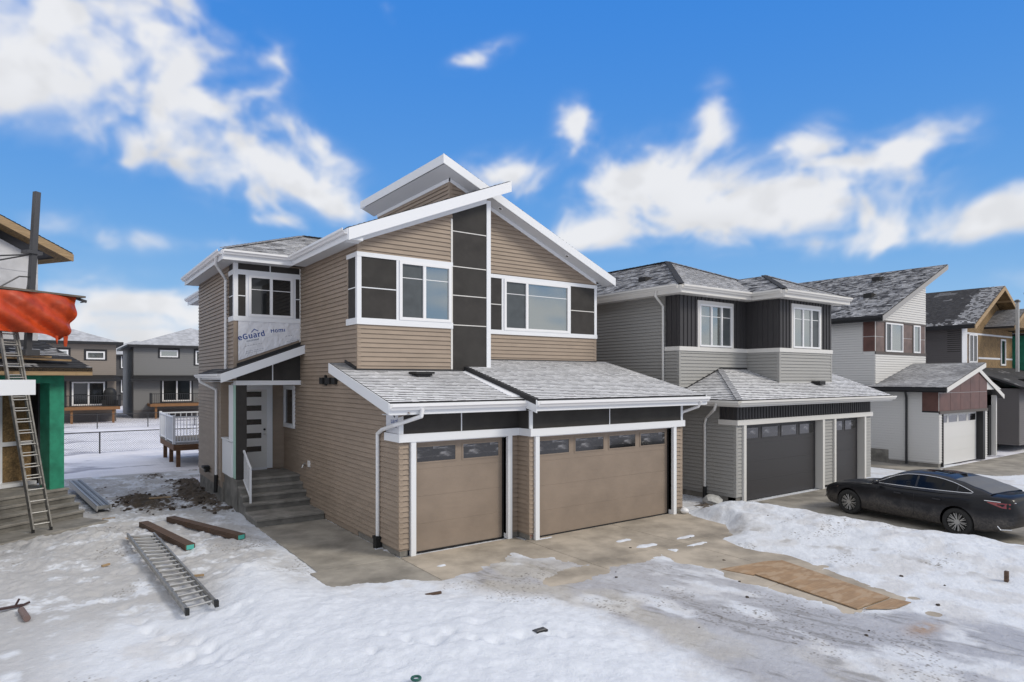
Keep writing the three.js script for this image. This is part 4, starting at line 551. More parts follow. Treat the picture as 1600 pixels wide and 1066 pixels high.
// ================================================================ the grey house to the right
function ribs(parent, F, u0, u1, y0, y1, step, m) { part('cladding_panel', fbox(F, u0, u1, y0, y1, 0, 0.008), m, parent); for (let u = u0 + 0.02; u < u1 - 0.03; u += step) part('batten', fbox(F, u, Math.min(u1, u + 0.045), y0, y1, 0.008, 0.034), m, parent); }
{
  const H = thing('house', 'grey two-storey house with black upper cladding and two dark garage doors', 'house', V(20.8, 0, -18)), c = [];
  const X0h = 16.88, XG = 25.25, ZG = -11.91, ZA = -14.1, ZB = -12.81, XI = 20.63, XU = 24.1, side = LEFT(X0h), fa = FRONT(ZA), fb = FRONT(ZB), fg = FRONT(ZG), ret = LEFT(XI), e = 0.004;
  part('wall', [bx(X0h + e, XU, 0.3, 6.66, -24.6, ZA - e), bx(XI + e, XU, 2.5, 6.66, ZA - e, ZB - e)], M.greyS, H);
  part('garage_wall', [bx(X0h + e, 17.3, 0.2, 3, ZG - 0.3, ZG - e), bx(21.72, 22.62, 0.2, 3, ZG - 0.3, ZG - e), bx(24.66, XG - e, 0.2, 3, ZG - 0.3, ZG - e), bx(17.3, 21.72, 2.42, 3, ZG - 0.3, ZG - e), bx(22.62, 24.66, 2.42, 3, ZG - 0.3, ZG - e), bx(X0h + e, X0h + 0.2, 0.2, 3.1, ZA, ZG - 0.3), bx(XG - 0.2, XG - e, 0, 3.1, -16, ZG - 0.3)], M.greyS, H);
  part('foundation', [bx(X0h + 0.02, X0h + 0.3, -0.2, 0.32, -24.5, ZG - 0.02), bx(X0h + 0.02, 17.2, -0.1, 0.22, ZG - 0.3, ZG - 0.015)], M.foundation, H);
  siding(c, side, 0.3, 6.64, y => [-24.6, y < 3.1 ? ZG : ZA], [[-14.67, ZA, 4.92, 6.7], [-12.49, ZG, 2.42, 3.1]]); siding(c, fa, 3.55, 4.78, box4(X0h, XI)); siding(c, fb, 3.55, 4.78, box4(XI, XU)); siding(c, ret, 3.55, 4.78, box4(ZA, ZB)); siding(c, fg, 0.22, 2.42, box4(X0h, 17.18)); siding(c, fg, 0.1, 2.42, box4(21.85, 22.5)); siding(c, fg, 0.1, 2.42, box4(24.78, XG));
  part('siding', c.map(q => q.g), M.greyS, H, true);
  for (const [F, u0, u1] of [[fa, X0h, 17.8], [fa, 19.78, XI], [fb, XI, 21.35], [fb, 23.32, XU], [side, -14.67, ZA], [ret, ZA, ZB]]) ribs(H, F, u0, u1, 4.92, 6.64, 0.2, M.batten);
  for (const [F, u0, u1] of [[fa, 17.8, 19.78], [fb, 21.35, 23.32]]) { ribs(H, F, u0, u1, 6.52, 6.64, 0.2, M.batten); for (const [a, b, p, q] of [[u0, u0 + 0.1, 4.92, 6.52], [u1 - 0.1, u1, 4.92, 6.52], [u0 + 0.1, u1 - 0.1, 6.4, 6.52]]) trim(H, F, a, b, p, q, 0.05, M.cream); windowUnit(H, F, u0 + 0.1, u1 - 0.1, 4.94, 6.4, { mull: [0.36, 0.68], panes: [M.glass, M.glass, M.screen], grille: [0.72], n0: 0.004, proud: 0.06, f: 0.06 }); }
  trim(H, fa, X0h - 0.03, XI - 0.03, 4.78, 4.92, 0.05, M.cream); trim(H, fb, XI - 0.035, XU + 0.03, 4.78, 4.92, 0.05, M.cream); trim(H, side, -14.7, ZA + 0.046, 4.78, 4.92, 0.034, M.cream); trim(H, ret, ZA, ZB + 0.046, 4.78, 4.92, 0.033, M.cream);
  for (const [F, u, y0, y1] of [[fa, X0h - 0.01, 3.55, 4.78], [fb, XI - 0.01, 3.55, 4.78], [fb, XU - 0.06, 3.55, 4.78], [fg, X0h - 0.01, 0.22, 2.42]]) part('corner_post', fbox(F, u - 0.012, u + 0.08, y0, y1, -0.08, 0.025), M.greyS, H);
  // main hip roof and the smaller hip over the projecting bay
  const s = 0.42, E = 6.9, px = 20.48, py = E + s * 4.08, sn = (u, v, n, j) => 0.92 + (n - 0.45) * 0.6 + (j - 0.5) * 0.15, sl = (u, v, n, j) => 0.5 + (fbm(u * 3.4 + v * 2.4, v * 6.5 - u * 0.9, 3, 66) - 0.5) * 2.6 + (j - 0.5) * 0.7;
  roofPlane(H, [V(16.4, E, -13.62), V(24.56, E, -13.62), V(px, py, -17.7)], sn, 31); roofPlane(H, [V(16.4, E, -25), V(16.4, E, -13.62), V(px, py, -17.7), V(px, py, -25)], sl, 32, { bare: 0.06 }); roofPlane(H, [V(24.56, E, -13.62), V(24.56, E, -25), V(px, py, -25), V(px, py, -17.7)], sl, 33);
  const qx = 22.38, qy = E + s * 2.18; roofPlane(H, [V(20.2, E, -12.35), V(24.56, E, -12.35), V(qx, qy, -14.53)], sn, 34); roofPlane(H, [V(20.2, E, -13.62), V(20.2, E, -12.35), V(qx, qy, -14.53), V(qx, qy, -15.8)], sl, 35, { bare: 0.06 }); roofPlane(H, [V(24.56, E, -12.35), V(24.56, E, -13.62), V(qx, qy, -15.8), V(qx, qy, -14.53)], sn, 36);
  for (const [a, b, m] of [[V(16.4, E, -13.62), V(px, py, -17.7), M.capShingle], [V(24.56, E, -13.62), V(px, py, -17.7), M.capSnow], [V(px, py, -17.7), V(px, py, -25), M.capShingle], [V(20.2, E, -12.35), V(qx, qy, -14.53), M.capShingle], [V(24.56, E, -12.35), V(qx, qy, -14.53), M.capSnow]]) ridgeCap(H, a.clone().add(V(0, 0.02, 0)), b.clone().add(V(0, 0.02, 0)), m);
  part('soffit', [bx(16.42, 24.54, 6.645, 6.66, -25, -13.64), bx(20.22, 24.54, 6.645, 6.66, -13.64, -12.37)], M.cream, H);
  for (const [a, b, o] of [[V(16.4, E, -25), V(16.4, E, -13.62), V(-1, 0, 0)], [V(16.4, E, -13.62), V(20.2, E, -13.62), V(0, 0, 1)], [V(20.2, E, -13.62), V(20.2, E, -12.35), V(-1, 0, 0)], [V(20.2, E, -12.35), V(24.56, E, -12.35), V(0, 0, 1)]]) { fascia(H, a.clone().setY(E - 0.02), b.clone().setY(E - 0.02), 0.25, o, M.cream, 0.022); gutter(H, a.clone().addScaledVector(o, 0.023).setY(E - 0.14), b.clone().addScaledVector(o, o.z ? 0.023 : 0.15).setY(E - 0.14), o, M.cream, 0.125, 0.12); }
  for (const [x, z] of [[18.0, -13.85], [19.8, -13.85], [21.0, -12.6], [23.7, -12.6]]) { const g = new THREE.CylinderGeometry(0.05, 0.05, 0.02, 12); g.translate(x, 6.64, z); part('soffit_light', plain(g), M.vinyl, H); }
  part('roof_vent', [bx(17.6, 17.95, 7.42, 7.58, -16.6, -16.25)], M.black, H); { const g = new THREE.CylinderGeometry(0.09, 0.1, 0.5, 14); g.translate(17.95, 7.75, -20.4); const k = new THREE.CylinderGeometry(0.2, 0.2, 0.16, 16); k.translate(17.95, 8.02, -20.4); part('flue_pipe', [plain(g), plain(k)], M.black, H); }
  // garage roof, hipped at the left
  const gy = z => 3.2 + 0.366 * (-11.45 - z); roofPlane(H, [V(16.4, 3.2, -11.45), V(25.95, 3.2, -11.45), V(25.95, gy(-14.1), -14.1), V(19.05, gy(-14.1), -14.1)], sn, 41); roofPlane(H, [V(16.4, 3.2, -14.1), V(16.4, 3.2, -11.45), V(19.05, gy(-14.1), -14.1)], sn, 42); ridgeCap(H, V(16.4, 3.215, -11.45), V(19.0, gy(-14.05) + 0.015, -14.05), M.capSnow, 0.18);
  part('garage_soffit', [bx(16.42, 25.93, 3.0, 3.012, ZG, -11.47), bx(16.42, X0h, 3.0, 3.012, -14.1, ZG)], M.cream, H); part('flashing', [prism([V(X0h, 3.42, ZA + 0.001), V(19.05, gy(-14.1) + 0.06, ZA + 0.001), V(XI, gy(-14.1) + 0.06, ZA + 0.001), V(XI, gy(-14.1), ZA + 0.001), V(19.05, gy(-14.1), ZA + 0.001), V(X0h, 3.36, ZA + 0.001)], V(0, 0, 0.03))], M.flash, H);
  fascia(H, V(16.4, 3.185, -11.45), V(25.97, 3.185, -11.45), 0.18, V(0, 0, 1), M.cream); gutter(H, V(16.28, 3.06, -11.425), V(26.05, 3.06, -11.425), V(0, 0, 1), M.cream, 0.125, 0.12); fascia(H, V(16.4, 3.185, -14.1), V(16.4, 3.185, -11.45), 0.18, V(-1, 0, 0), M.cream); gutter(H, V(16.375, 3.06, -14.1), V(16.375, 3.06, -11.4), V(-1, 0, 0), M.cream, 0.125, 0.1);
  part('roof_vent', bx(22.6, 22.98, gy(-12.6), gy(-12.6) + 0.13, -12.75, -12.42), M.black, H);
  ribs(H, fg, X0h, XG, 2.575, 3.0, 0.155, M.batten); ribs(H, side, -12.49, ZG, 2.575, 3.0, 0.155, M.batten);
  trim(H, fg, X0h - 0.04, XG + 0.03, 2.42, 2.575, 0.09, M.cream); trim(H, side, -12.52, ZG + 0.085, 2.42, 2.575, 0.045, M.cream);
  for (const [a, b] of [[17.18, 17.3], [21.72, 21.85], [22.5, 22.62], [24.66, 24.78]]) trim(H, fg, a, b, 0, 2.42, 0.08, M.cream); for (const [L, R] of [[17.3, 21.72], [22.62, 24.66]]) part('door_jamb', [fbox(fg, R - 0.001, R + 0.03, 0, 2.42, -0.28, 0), fbox(fg, L - 0.03, L + 0.001, 0, 2.42, -0.28, 0), fbox(fg, L, R, 2.4, 2.42, -0.28, 0)], M.cream, H);
  garageDoor(H, fg, 17.3, 21.72, 2.4, M.darkDoor, 4, 0.18); garageDoor(H, fg, 22.62, 24.66, 2.4, M.darkDoor, 2, 0.18);
  part('downspout', pipe([V(16.3, 6.8, -14.6), V(16.35, 6.6, -14.65), V(16.8, 6.3, -14.72), V(16.8, 6.1, -14.72), V(16.8, 3.4, -14.72)], 0.042), M.cream, H); part('downspout', pipe([V(16.3, 3.08, -12.2), V(16.35, 2.9, -12.3), V(16.8, 2.6, -12.95), V(16.8, 2.4, -13.0), V(16.8, 0.4, -13.0)], 0.042), M.cream, H); part('downspout_boot', pipe([V(16.8, 0.42, -13), V(16.8, 0.05, -13)], 0.06, 10), M.black, H); part('socket_cover', bx(16.78, 16.87, 0.92, 1.12, -14.45, -14.32), M.cream, H);
}
// ================================================================ the pale house with brown-red panels
{
  const H = thing('house', 'pale two-storey house with red-brown panels and a steep single-slope roof', 'house', V(34.5, 0, -18)), c = [];
  const XL = 30.92, ZU = -14.37, XU = 36.23, ZG = -11.74, XG = 36.3, side = LEFT(XL), fu = FRONT(ZU), fg = FRONT(ZG), e = 0.004, ys = x => 6.92 + 0.43 * (x - 31.0);
  part('wall', [prism([V(XL + e, 0.5, ZU - e), V(XU - e, 0.5, ZU - e), V(XU - e, ys(XU) - 0.25, ZU - e), V(XL + e, ys(XL) - 0.2, ZU - e)], V(0, 0, -11)), bx(XU, 38.2, 0.3, 3.3, -16, -13)], M.paleS, H); part('garage_wall', [bx(XL + e, 31.25, 0.15, 3.3, ZG - 0.3, ZG - e), bx(35.66, XG - e, 0.1, 3.3, ZG - 0.3, ZG - e), bx(31.25, 35.66, 2.35, 3.3, ZG - 0.3, ZG - e), bx(XL + e, XL + 0.2, 0.15, 3.4, ZU, ZG - 0.3), prism([V(30.95, 3.3, ZG - 0.002), V(38.2, 3.3, ZG - 0.002), V(34.8, 4.4, ZG - 0.002)], V(0, 0, -0.2)), bx(XG, 38.2, 2.4, 3.3, -12.5, -12.3), bx(38.0, 38.2, 0, 3.3, -14, -12.1), bx(XG, 36.6, 0, 2.4, -12.5, -12.3)], M.paleS, H);
  part('foundation', bx(XL + 0.02, XL + 0.3, -0.2, 0.2, ZU, ZG - 0.02), M.foundation, H); part('foundation', bx(XL - 0.02, XL + 0.3, -0.2, 0.6, -25, ZU + 0.6), M.foundation, H);
  siding(c, side, 0.2, 6.75, y => [-25, y < 3.35 ? ZG : ZU], [[-14.93, ZU, 4.97, 6.56], [-12.39, ZG, 2.4, 3.4], [-30, ZU + 0.6, 0, 0.6]]); siding(c, fu, 3.6, 8.95, y => [Math.max(XL, 31 + (y + 0.25 - 6.92) / 0.43), XU], [[XL, XU, 4.97, 6.56]]); siding(c, fg, 0.2, 2.4, box4(XL, 31.2)); siding(c, fg, 0.1, 2.4, box4(35.9, XG)); part('siding', c.map(q => q.g), M.paleS, H, true);
  for (const [u0, u1] of [[31.0, 31.8], [33.72, 34.72], [35.6, 36.15]]) for (const [a, b] of [[5.1, 5.78], [5.81, 6.48]]) panel(H, fu, u0, u1, a, b, M.bronzePanel); for (const [a, b] of [[5.1, 5.78], [5.81, 6.48]]) panel(H, side, -14.9, ZU, a, b, M.redPanel); trim(H, fu, XL - 0.02, XU, 6.48, 6.56, 0.04, M.bronze); trim(H, fu, XL - 0.02, XU, 4.97, 5.1, 0.04, M.bronze); for (const u of [31.8, 33.64, 34.72, 35.55]) trim(H, fu, u, u + 0.06, 5.1, 6.48, 0.03, M.bronze);
  windowUnit(H, fu, 31.87, 33.64, 5.1, 6.48, { mull: [0.32], panes: [M.screen, M.glass], n0: 0.004, proud: 0.06, f: 0.07 }); windowUnit(H, fu, 34.8, 35.54, 5.1, 6.48, { panes: [M.glass], n0: 0.004, proud: 0.06, f: 0.07 });
  const sn = (u, v, n, j) => 0.40 + (fbm(u * 4.2 + v * 2, v * 6 - u * 2, 3, 61) - 0.5) * 2.2 + (j - 0.5) * 0.6;
  roofPlane(H, [V(30.5, ys(30.5), -25), V(30.5, ys(30.5), -13.85), V(37.55, ys(37.55), -13.85), V(37.55, ys(37.55), -25)], sn, 51, { bare: 0.06, thick: 0.16 }); part('soffit', prism([V(30.52, ys(30.52) - 0.17, -13.87), V(37.53, ys(37.53) - 0.17, -13.87), V(37.53, ys(37.53) - 0.17, ZU), V(30.52, ys(30.52) - 0.17, ZU)], V(0, -0.02, 0)), M.bronze, H); fascia(H, V(30.5, ys(30.5) - 0.03, -13.85), V(37.57, ys(37.57) - 0.03, -13.85), 0.24, V(0, 0, 1), std(lin(0.32, 0.31, 0.3), 0.5)); fascia(H, V(30.5, ys(30.5) - 0.02, -25), V(30.5, ys(30.5) - 0.02, -13.85), 0.24, V(-1, 0, 0), M.blackTrim); gutter(H, V(30.475, ys(30.5) - 0.16, -25), V(30.475, ys(30.5) - 0.16, -13.85), V(-1, 0, 0), M.blackTrim);
  for (const [x, z] of [[33.2, -15.6], [36.0, -16.5], [36.2, -22]]) part('roof_vent', bx(x, x + 0.5, ys(x) - 0.02, ys(x) + 0.24, z - 0.4, z), M.black, H);
  const gy = x => x < 34.8 ? 3.46 + 0.262 * (x - 30.55) : 4.57 - 0.42 * (x - 34.8); roofPlane(H, [V(30.55, gy(30.55), -15.2), V(30.55, gy(30.55), -11.3), V(34.8, gy(34.8), -11.3), V(34.8, gy(34.8), -15.2)], (u, v, n, j) => 0.5 + (n - 0.4) * 0.7, 52, { bare: 0.02 }); roofPlane(H, [V(38.4, gy(38.4), -11.7), V(38.4, gy(38.4), -15), V(34.7, gy(34.81), -15), V(34.7, gy(34.81), -11.7)], (u, v, n, j) => 0.3, 53);
  fascia(H, V(30.55, gy(30.55) - 0.02, -15.2), V(30.55, gy(30.55) - 0.02, -11.3), 0.2, V(-1, 0, 0), M.blackTrim); gutter(H, V(30.525, gy(30.55) - 0.16, -15.2), V(30.525, gy(30.55) - 0.16, -11.3), V(-1, 0, 0), M.blackTrim); fascia(H, V(30.55, gy(30.55) - 0.02, -11.3), V(34.8, gy(34.8) - 0.02, -11.3), 0.2, V(0, 0, 1), M.cream); fascia(H, V(34.75, gy(34.81) - 0.03, -11.7), V(38.4, gy(38.4) - 0.03, -11.7), 0.2, V(0, 0, 1), M.cream);
  part('garage_soffit', [prism([V(30.6, 3.24, -11.33), V(34.8, 4.3, -11.33), V(34.8, 4.3, ZG), V(30.6, 3.24, ZG)], V(0, 0.02, 0)), prism([V(34.8, 4.3, -11.72), V(38.38, 2.85, -11.72), V(38.38, 2.85, -12.4), V(34.8, 4.3, -12.4)], V(0, 0.02, 0))], M.blackTrim, H); { const g = new THREE.CylinderGeometry(0.06, 0.06, 0.02, 12); g.translate(36.3, 3.68, -11.95); part('soffit_light', plain(g), M.vinyl, H); }
  { const us = [30.95, 32.1, 33.2, 34.3, 35.35, 36.3]; for (let i = 0; i < 5; i++) { panel(H, fg, us[i] + 0.012, us[i + 1] - 0.012, 2.42, 3.2, M.redPanel); part('cladding_panel', fquad(fg, [us[i] + 0.012, 3.22], [us[i + 1] - 0.012, 3.22], [us[i + 1] - 0.012, Math.max(3.23, gy(us[i + 1]) - 0.2)], [us[i] + 0.012, Math.max(3.23, gy(us[i]) - 0.2)], 0, 0.014), M.redPanel, H); } panel(H, side, -12.39, ZG - 0.01, 2.42, 3.28, M.redPanel); trim(H, fg, XL - 0.02, XG, 2.3, 2.42, 0.06, M.bronze); trim(H, side, -12.39, ZG, 2.36, 2.42, 0.03, M.blackTrim); }
  trim(H, fg, 31.2, 31.27, 0, 2.3, 0.06, M.blackTrim); trim(H, fg, 35.64, 35.9, 0, 2.3, 0.07, M.blackTrim); part('door_jamb', [fbox(fg, 35.64, 35.7, 0, 2.3, -0.3, 0), fbox(fg, 31.2, 31.27, 0, 2.3, -0.3, 0)], M.blackTrim, H);
  garageDoor(H, fg, 31.27, 35.64, 2.3, M.whiteDoor, 4, 0.2); garageDoor(H, FRONT(-12.2), 36.6, 37.9, 2.4, M.whiteDoor, 1, 0.1); trim(H, FRONT(-12.2), 37.75, 38.0, 0, 2.5, 0.1, M.blackTrim, -0.2); part('corner_post', bx(38.0, 38.12, 0, 3.2, -12.3, -11.9), M.paleS, H); part('downspout', pipe([V(30.5, 3.3, -12.9), V(30.85, 3.0, -13.0), V(30.85, 0.05, -13.0)], 0.05), M.blackTrim, H);
}
// ================================================================ unfinished houses at the far right
{
  const H = thing('house', 'unfinished slate-grey house with bare sheathing gable and open rafters', 'house', V(45, 0, -18)), c = [], XL = 40.9, ZF = -14.4, side = LEFT(XL), ff = FRONT(ZF), yr = x => 9.2 - 0.56 * Math.abs(x - 44.75);
  part('wall', [bx(XL, 48.6, 0, 6.9, -25, ZF), prism([V(XL, 6.9, ZF), V(48.6, 6.9, ZF), V(44.75, 8.95, ZF)], V(0, 0, -0.2))], M.slateS, H); part('sheathing', [bx(41.6, 48.6, 3.6, 6.9, ZF, ZF + 0.02), prism([V(XL, 6.9, ZF + 0.02), V(48.6, 6.9, ZF + 0.02), V(44.75, 8.9, ZF + 0.02)], V(0, 0, -0.015))], M.sheath, H); part('house_wrap', bx(XL, 41.6, 3.6, 6.9, ZF, ZF + 0.025), M.wrap, H); siding(c, side, 0.2, 6.9, box4(-25, ZF)); part('siding', c.map(q => q.g), M.slateS, H, true);
  const sn = (u, v, n, j) => sstep(2.2, 0, Math.min(Math.abs(u), 99)) * 0 + (n > 0.62 ? 0.25 : 0) + (v < 0.5 ? (j > 0.55 ? 0.5 : 0) : 0);
  roofPlane(H, [V(40.4, yr(40.4), -25), V(40.4, yr(40.4), -13.6), V(44.75, 9.2, -13.6), V(44.75, 9.2, -25)], (u, v, n, j) => (u > 10.2 ? (j > 0.45 ? 0.6 : 0.1) : n > 0.66 ? 0.2 : 0) + (v < 0.4 && j > 0.5 ? 0.5 : 0), 71, { tone: [0.05, 0.048, 0.05] }); roofPlane(H, [V(49.1, yr(49.1), -13.6), V(49.1, yr(49.1), -25), V(44.75, 9.2, -25), V(44.75, 9.2, -13.6)], () => 0, 72);
  for (const [a, b] of [[40.35, 44.75], [44.75, 49.15]]) { fascia(H, V(a, yr(a) - 0.03, -13.6), V(b, yr(b) - 0.03, -13.6), 0.24, V(0, 0, 1), M.wood, 0.04); for (let k = 1; k < 4; k++) { const x = lerp(a, b, k / 4); part('rafter', bar(V(x, yr(x) - 0.2, ZF), V(x, yr(x) - 0.2, -13.62), 0.05, 0.12), M.wood, H); } } part('soffit', [prism([V(40.4, yr(40.4) - 0.11, -13.6), V(44.75, 9.09, -13.6), V(44.75, 9.09, ZF), V(40.4, yr(40.4) - 0.11, ZF)], V(0, -0.02, 0)), prism([V(49.1, yr(49.1) - 0.11, -13.6), V(44.75, 9.09, -13.6), V(44.75, 9.09, ZF), V(49.1, yr(49.1) - 0.11, ZF)], V(0, -0.02, 0))], M.sheath, H);
  fascia(H, V(40.4, yr(40.4), -25), V(40.4, yr(40.4), -13.6), 0.22, V(-1, 0, 0), M.blackTrim); panel(H, side, -15.1, -14.45, 5.3, 6.6, M.charcoal);
  windowUnit(H, ff, 41.75, 42.95, 4.7, 6.35, { mull: [0.5], panes: [M.glassDark], n0: 0.03, f: 0.1 }); windowUnit(H, ff, 46.6, 47.4, 4.6, 6.2, { panes: [M.glassDark], n0: 0.03, f: 0.1 }); trim(H, ff, 41.6, 48.6, 6.32, 6.42, 0.03, M.wrap); trim(H, ff, 43.2, 48.6, 4.95, 5.05, 0.03, M.wrap);
  part('porch_gable', [prism([V(44.2, 6.75, -13.0), V(47.8, 6.75, -13.0), V(46.0, 7.75, -13.0)], V(0, 0, -1.3))], M.sheath, H); for (const [a, b] of [[44.1, 46], [46, 47.9]]) fascia(H, V(a, 7.85 - 0.56 * Math.abs(a - 46), -12.95), V(b, 7.85 - 0.56 * Math.abs(b - 46), -12.95), 0.2, V(0, 0, 1), M.wood, 0.04); roofPlane(H, [V(44.05, 6.8, -14.4), V(44.05, 6.8, -12.95), V(46, 7.89, -12.95), V(46, 7.89, -14.4)], () => 0.35, 73); roofPlane(H, [V(47.95, 6.8, -12.95), V(47.95, 6.8, -14.4), V(46, 7.89, -14.4), V(46, 7.89, -12.95)], () => 0.35, 74);
  { const c2 = []; siding(c2, LEFT(41.2), 0.3, 3.3, box4(-14.4, -11.9)); siding(c2, FRONT(-11.9), 0.3, 3.3, box4(41.2, 43.6)); part('siding', c2.map(q => q.g), M.slateS, H, true); }
  // its low garage wing
  part('garage_wall', bx(41.2, 49, 0.3, 3.3, -14.4, -11.9), M.slateS, H); part('house_wrap', bx(43.6, 49, 1.7, 3.2, -11.9, -11.86), M.wrap, H); part('sheathing', bx(43.6, 49, 0.4, 1.7, -11.9, -11.87), M.green, H); roofPlane(H, [V(40.9, 3.3, -11.4), V(49.4, 3.3, -11.4), V(49.4, 4.45, -14.4), V(40.9, 4.45, -14.4)], (u, v, n) => n > 0.7 ? 0.4 : 0.03, 75); fascia(H, V(40.9, 3.29, -11.4), V(49.4, 3.29, -11.4), 0.2, V(0, 0, 1), M.blackTrim); part('roof_vent', bx(43.5, 44, 3.6, 3.8, -12.6, -12.1), M.black, H);
  for (const [x, y0, y1] of [[43.4, 4.2, 8.2], [44.9, 3.9, 8.75]]) { const sp = thing('scaffold_pole', y1 > 8.5 ? 'taller grey steel scaffold pole standing against unfinished gable' : 'shorter grey steel scaffold pole by the gable window', 'pole', V(x, y0, -12.6)); part('pole', bx(x - 0.07, x + 0.07, y0, y1, -12.67, -12.53), M.alu, sp); part('bracket', bx(x - 0.15, x + 0.15, y1 - 0.15, y1 - 0.05, -12.7, -12.5), M.steel, sp); }
  const G = thing('house', 'unfinished house clad in green sheathing panels at the street end', 'house', V(54, 0, -16)); part('wall', bx(49.6, 58, 0, 6.6, -24, -13.0), M.green, G); for (const y of [2.4, 3.9, 5.2, 6.1]) part('sealing_tape', bx(49.6, 58, y, y + 0.09, -13.0, -12.985), M.wrap, G); roofPlane(G, [V(49.2, 6.6, -12.6), V(58.4, 6.6, -12.6), V(54, 9.4, -18)], (u, v, n) => 0.05, 76); roofPlane(G, [V(49.2, 6.6, -24), V(49.2, 6.6, -12.6), V(54, 9.4, -18)], (u, v, n) => 0.05, 77);
  const b = thing('warning_flag', 'orange mesh flag hung by the green sheathed garage wall', 'flag', V(45, 1.3, -11.75)); part('cloth', prism([V(44.2, 1.35, -11.8), V(46, 1.1, -11.8), V(46, 1.9, -11.8), V(44.5, 2.05, -11.8)], V(0, 0, 0.03)), M.orange, b);
}
// ================================================================ house under construction at the left, turned to the bend of the street
const H0O = V(0.197, 0, -22.212), H0R = 33 * Math.PI / 180;
function turned(name, label, category, group) { const o = new THREE.Group(); o.name = numbered(name); o.position.copy(H0O); o.rotation.y = H0R; o.userData = { label, category }; if (group) o.userData.group = group; scene.add(o); return o; }
const h0 = (x, y, z) => V(x, y, z).applyAxisAngle(UP, H0R).add(H0O);
{
  const H = turned('house', 'unfinished house with green sheathed porch column and white wrapped upper wall', 'house');
  part('porch_column', bx(-0.4, 0, 0.75, 3.72, -0.4, 0), M.green, H); part('porch_beam', bx(-3.4, 0, 3.72, 3.95, -0.4, 0.002), M.green, H); part('porch_beam', bx(-0.4, -0.002, 3.72, 3.95, -2.2, -0.4), M.green, H);
  part('fascia', bx(-3.5, 0.5, 3.94, 4.14, 0.42, 0.46), M.wood, H); part('fascia', bx(0.46, 0.5, 3.95, 4.14, -2.2, 0.42), M.wood, H); part('soffit', bx(-3.5, 0.46, 3.95, 3.965, -2.2, 0.42), M.sheath, H);
  roofPlane(H, [V(-3.5, 4.15, 0.46), V(0.5, 4.15, 0.46), V(0.5, 4.98, -1.75), V(-3.5, 4.98, -1.75)], (u, v, n, j) => (n > 0.6 ? 0.45 : 0) + (v < 0.25 && j > 0.6 ? 0.45 : 0.02), 81, { tone: [0.022, 0.022, 0.025] }); part('wall', prism([V(0.44, 4.1, 0.3), V(0.44, 4.1, -1.8), V(0.44, 4.85, -1.8)], V(-0.05, 0, 0)), M.sheath, H);
  part('wall', bx(-6, 0.4, 0.3, 7.45, -9, -1.8), M.wrap, H); { const cuts = [4.7, 5.3, 5.95, 6.45, 7.0, 7.45]; for (let i = 0; i < 5; i++) { part('sheathing', bx(-6, 0.4, cuts[i] + 0.006, cuts[i + 1] - 0.006, -1.8, -1.785), M.wrapPanel, H); part('sheathing', bx(0.4, 0.415, cuts[i] + 0.006, cuts[i + 1] - 0.006, -9, -1.8), M.wrapPanel, H); } }
  part('sheathing', prism([V(-6, 7.45, -1.8), V(0.4, 7.45, -1.8), V(-6, 10, -1.8)], V(0, 0, -0.1)), M.wrapPanel, H); const yk = x => 7.72 - 0.36 * (x - 1.15);
  roofPlane(H, [V(1.15, yk(1.15), -1.35), V(1.15, yk(1.15), -9), V(-6, yk(-6), -9), V(-6, yk(-6), -1.35)], () => 0.05, 83, { tone: [0.03, 0.03, 0.033] }); fascia(H, V(-6, yk(-6) - 0.04, -1.36), V(1.15, yk(1.15) - 0.04, -1.36), 0.22, V(0, 0, 1), M.wood, 0.04); fascia(H, V(1.15, yk(1.15) - 0.04, -9), V(1.15, yk(1.15) - 0.04, -1.34), 0.2, V(1, 0, 0), M.wood, 0.03); part('soffit', prism([V(-6, yk(-6) - 0.25, -1.38), V(1.13, yk(1.13) - 0.25, -1.38), V(1.13, yk(1.13) - 0.25, -1.8), V(-6, yk(-6) - 0.25, -1.8)], V(0, 0.02, 0)), M.sheath, H);
  // porch wall: bare sheathing, a boxed window, a dark doorway
  part('sheathing', bx(-2.6, 0.4, 0.75, 3.9, -1.79, -1.76), M.sheath, H); part('sheathing', bx(-3.2, -1.2, 2.1, 3.6, -1.76, -1.73), M.green, H); part('framing', [bx(-0.9, -0.62, 0.75, 3.9, -1.76, -1.68), bx(-0.6, 0.1, 3.4, 3.5, -1.76, -1.7), bx(-0.65, 0.2, 1.9, 2.02, -1.76, -1.7), bx(-2.4, -0.9, 1.9, 1.98, -1.76, -1.62), bx(-2.4, -1.0, 1.5, 1.58, -1.76, -1.64)], M.wrap, H); part('window_wrap', bx(-2.4, -0.95, 1.58, 1.9, -1.76, -1.7), std(lin(0.16, 0.02, 0.02), 0.5), H); part('door_edge', bx(0.2, 0.32, 0.75, 3.7, -1.76, -1.45), std(lin(0.02, 0.022, 0.03), 0.6), H); part('downpipe', pipe([V(0.42, 3.9, -1.5), V(0.42, 0.6, -1.5)], 0.05), M.blackTrim, H);
  part('threshold', bx(-1.4, 0.1, 0.76, 0.86, -1.75, -1.35), M.wrap, H);
  // garage wing at the very edge of view
  part('garage_wall', bx(-9, -3.62, 0.1, 3.5, -1.8, 3.1), M.white, H); part('corner_post', bx(-3.64, -3.5, 0, 3.5, 2.98, 3.13), M.white, H); part('garage_fascia', [bx(-9, -3.05, 3.5, 3.83, 3.55, 3.6), bx(-3.05, -3.0, 3.5, 3.83, 2.7, 3.6)], M.white, H); part('garage_roof', bx(-9, -3.05, 3.76, 3.81, -1.7, 3.55), M.flash, H); part('garage_soffit', bx(-9, -3.05, 3.5, 3.51, 2.7, 3.55), M.soffit, H);
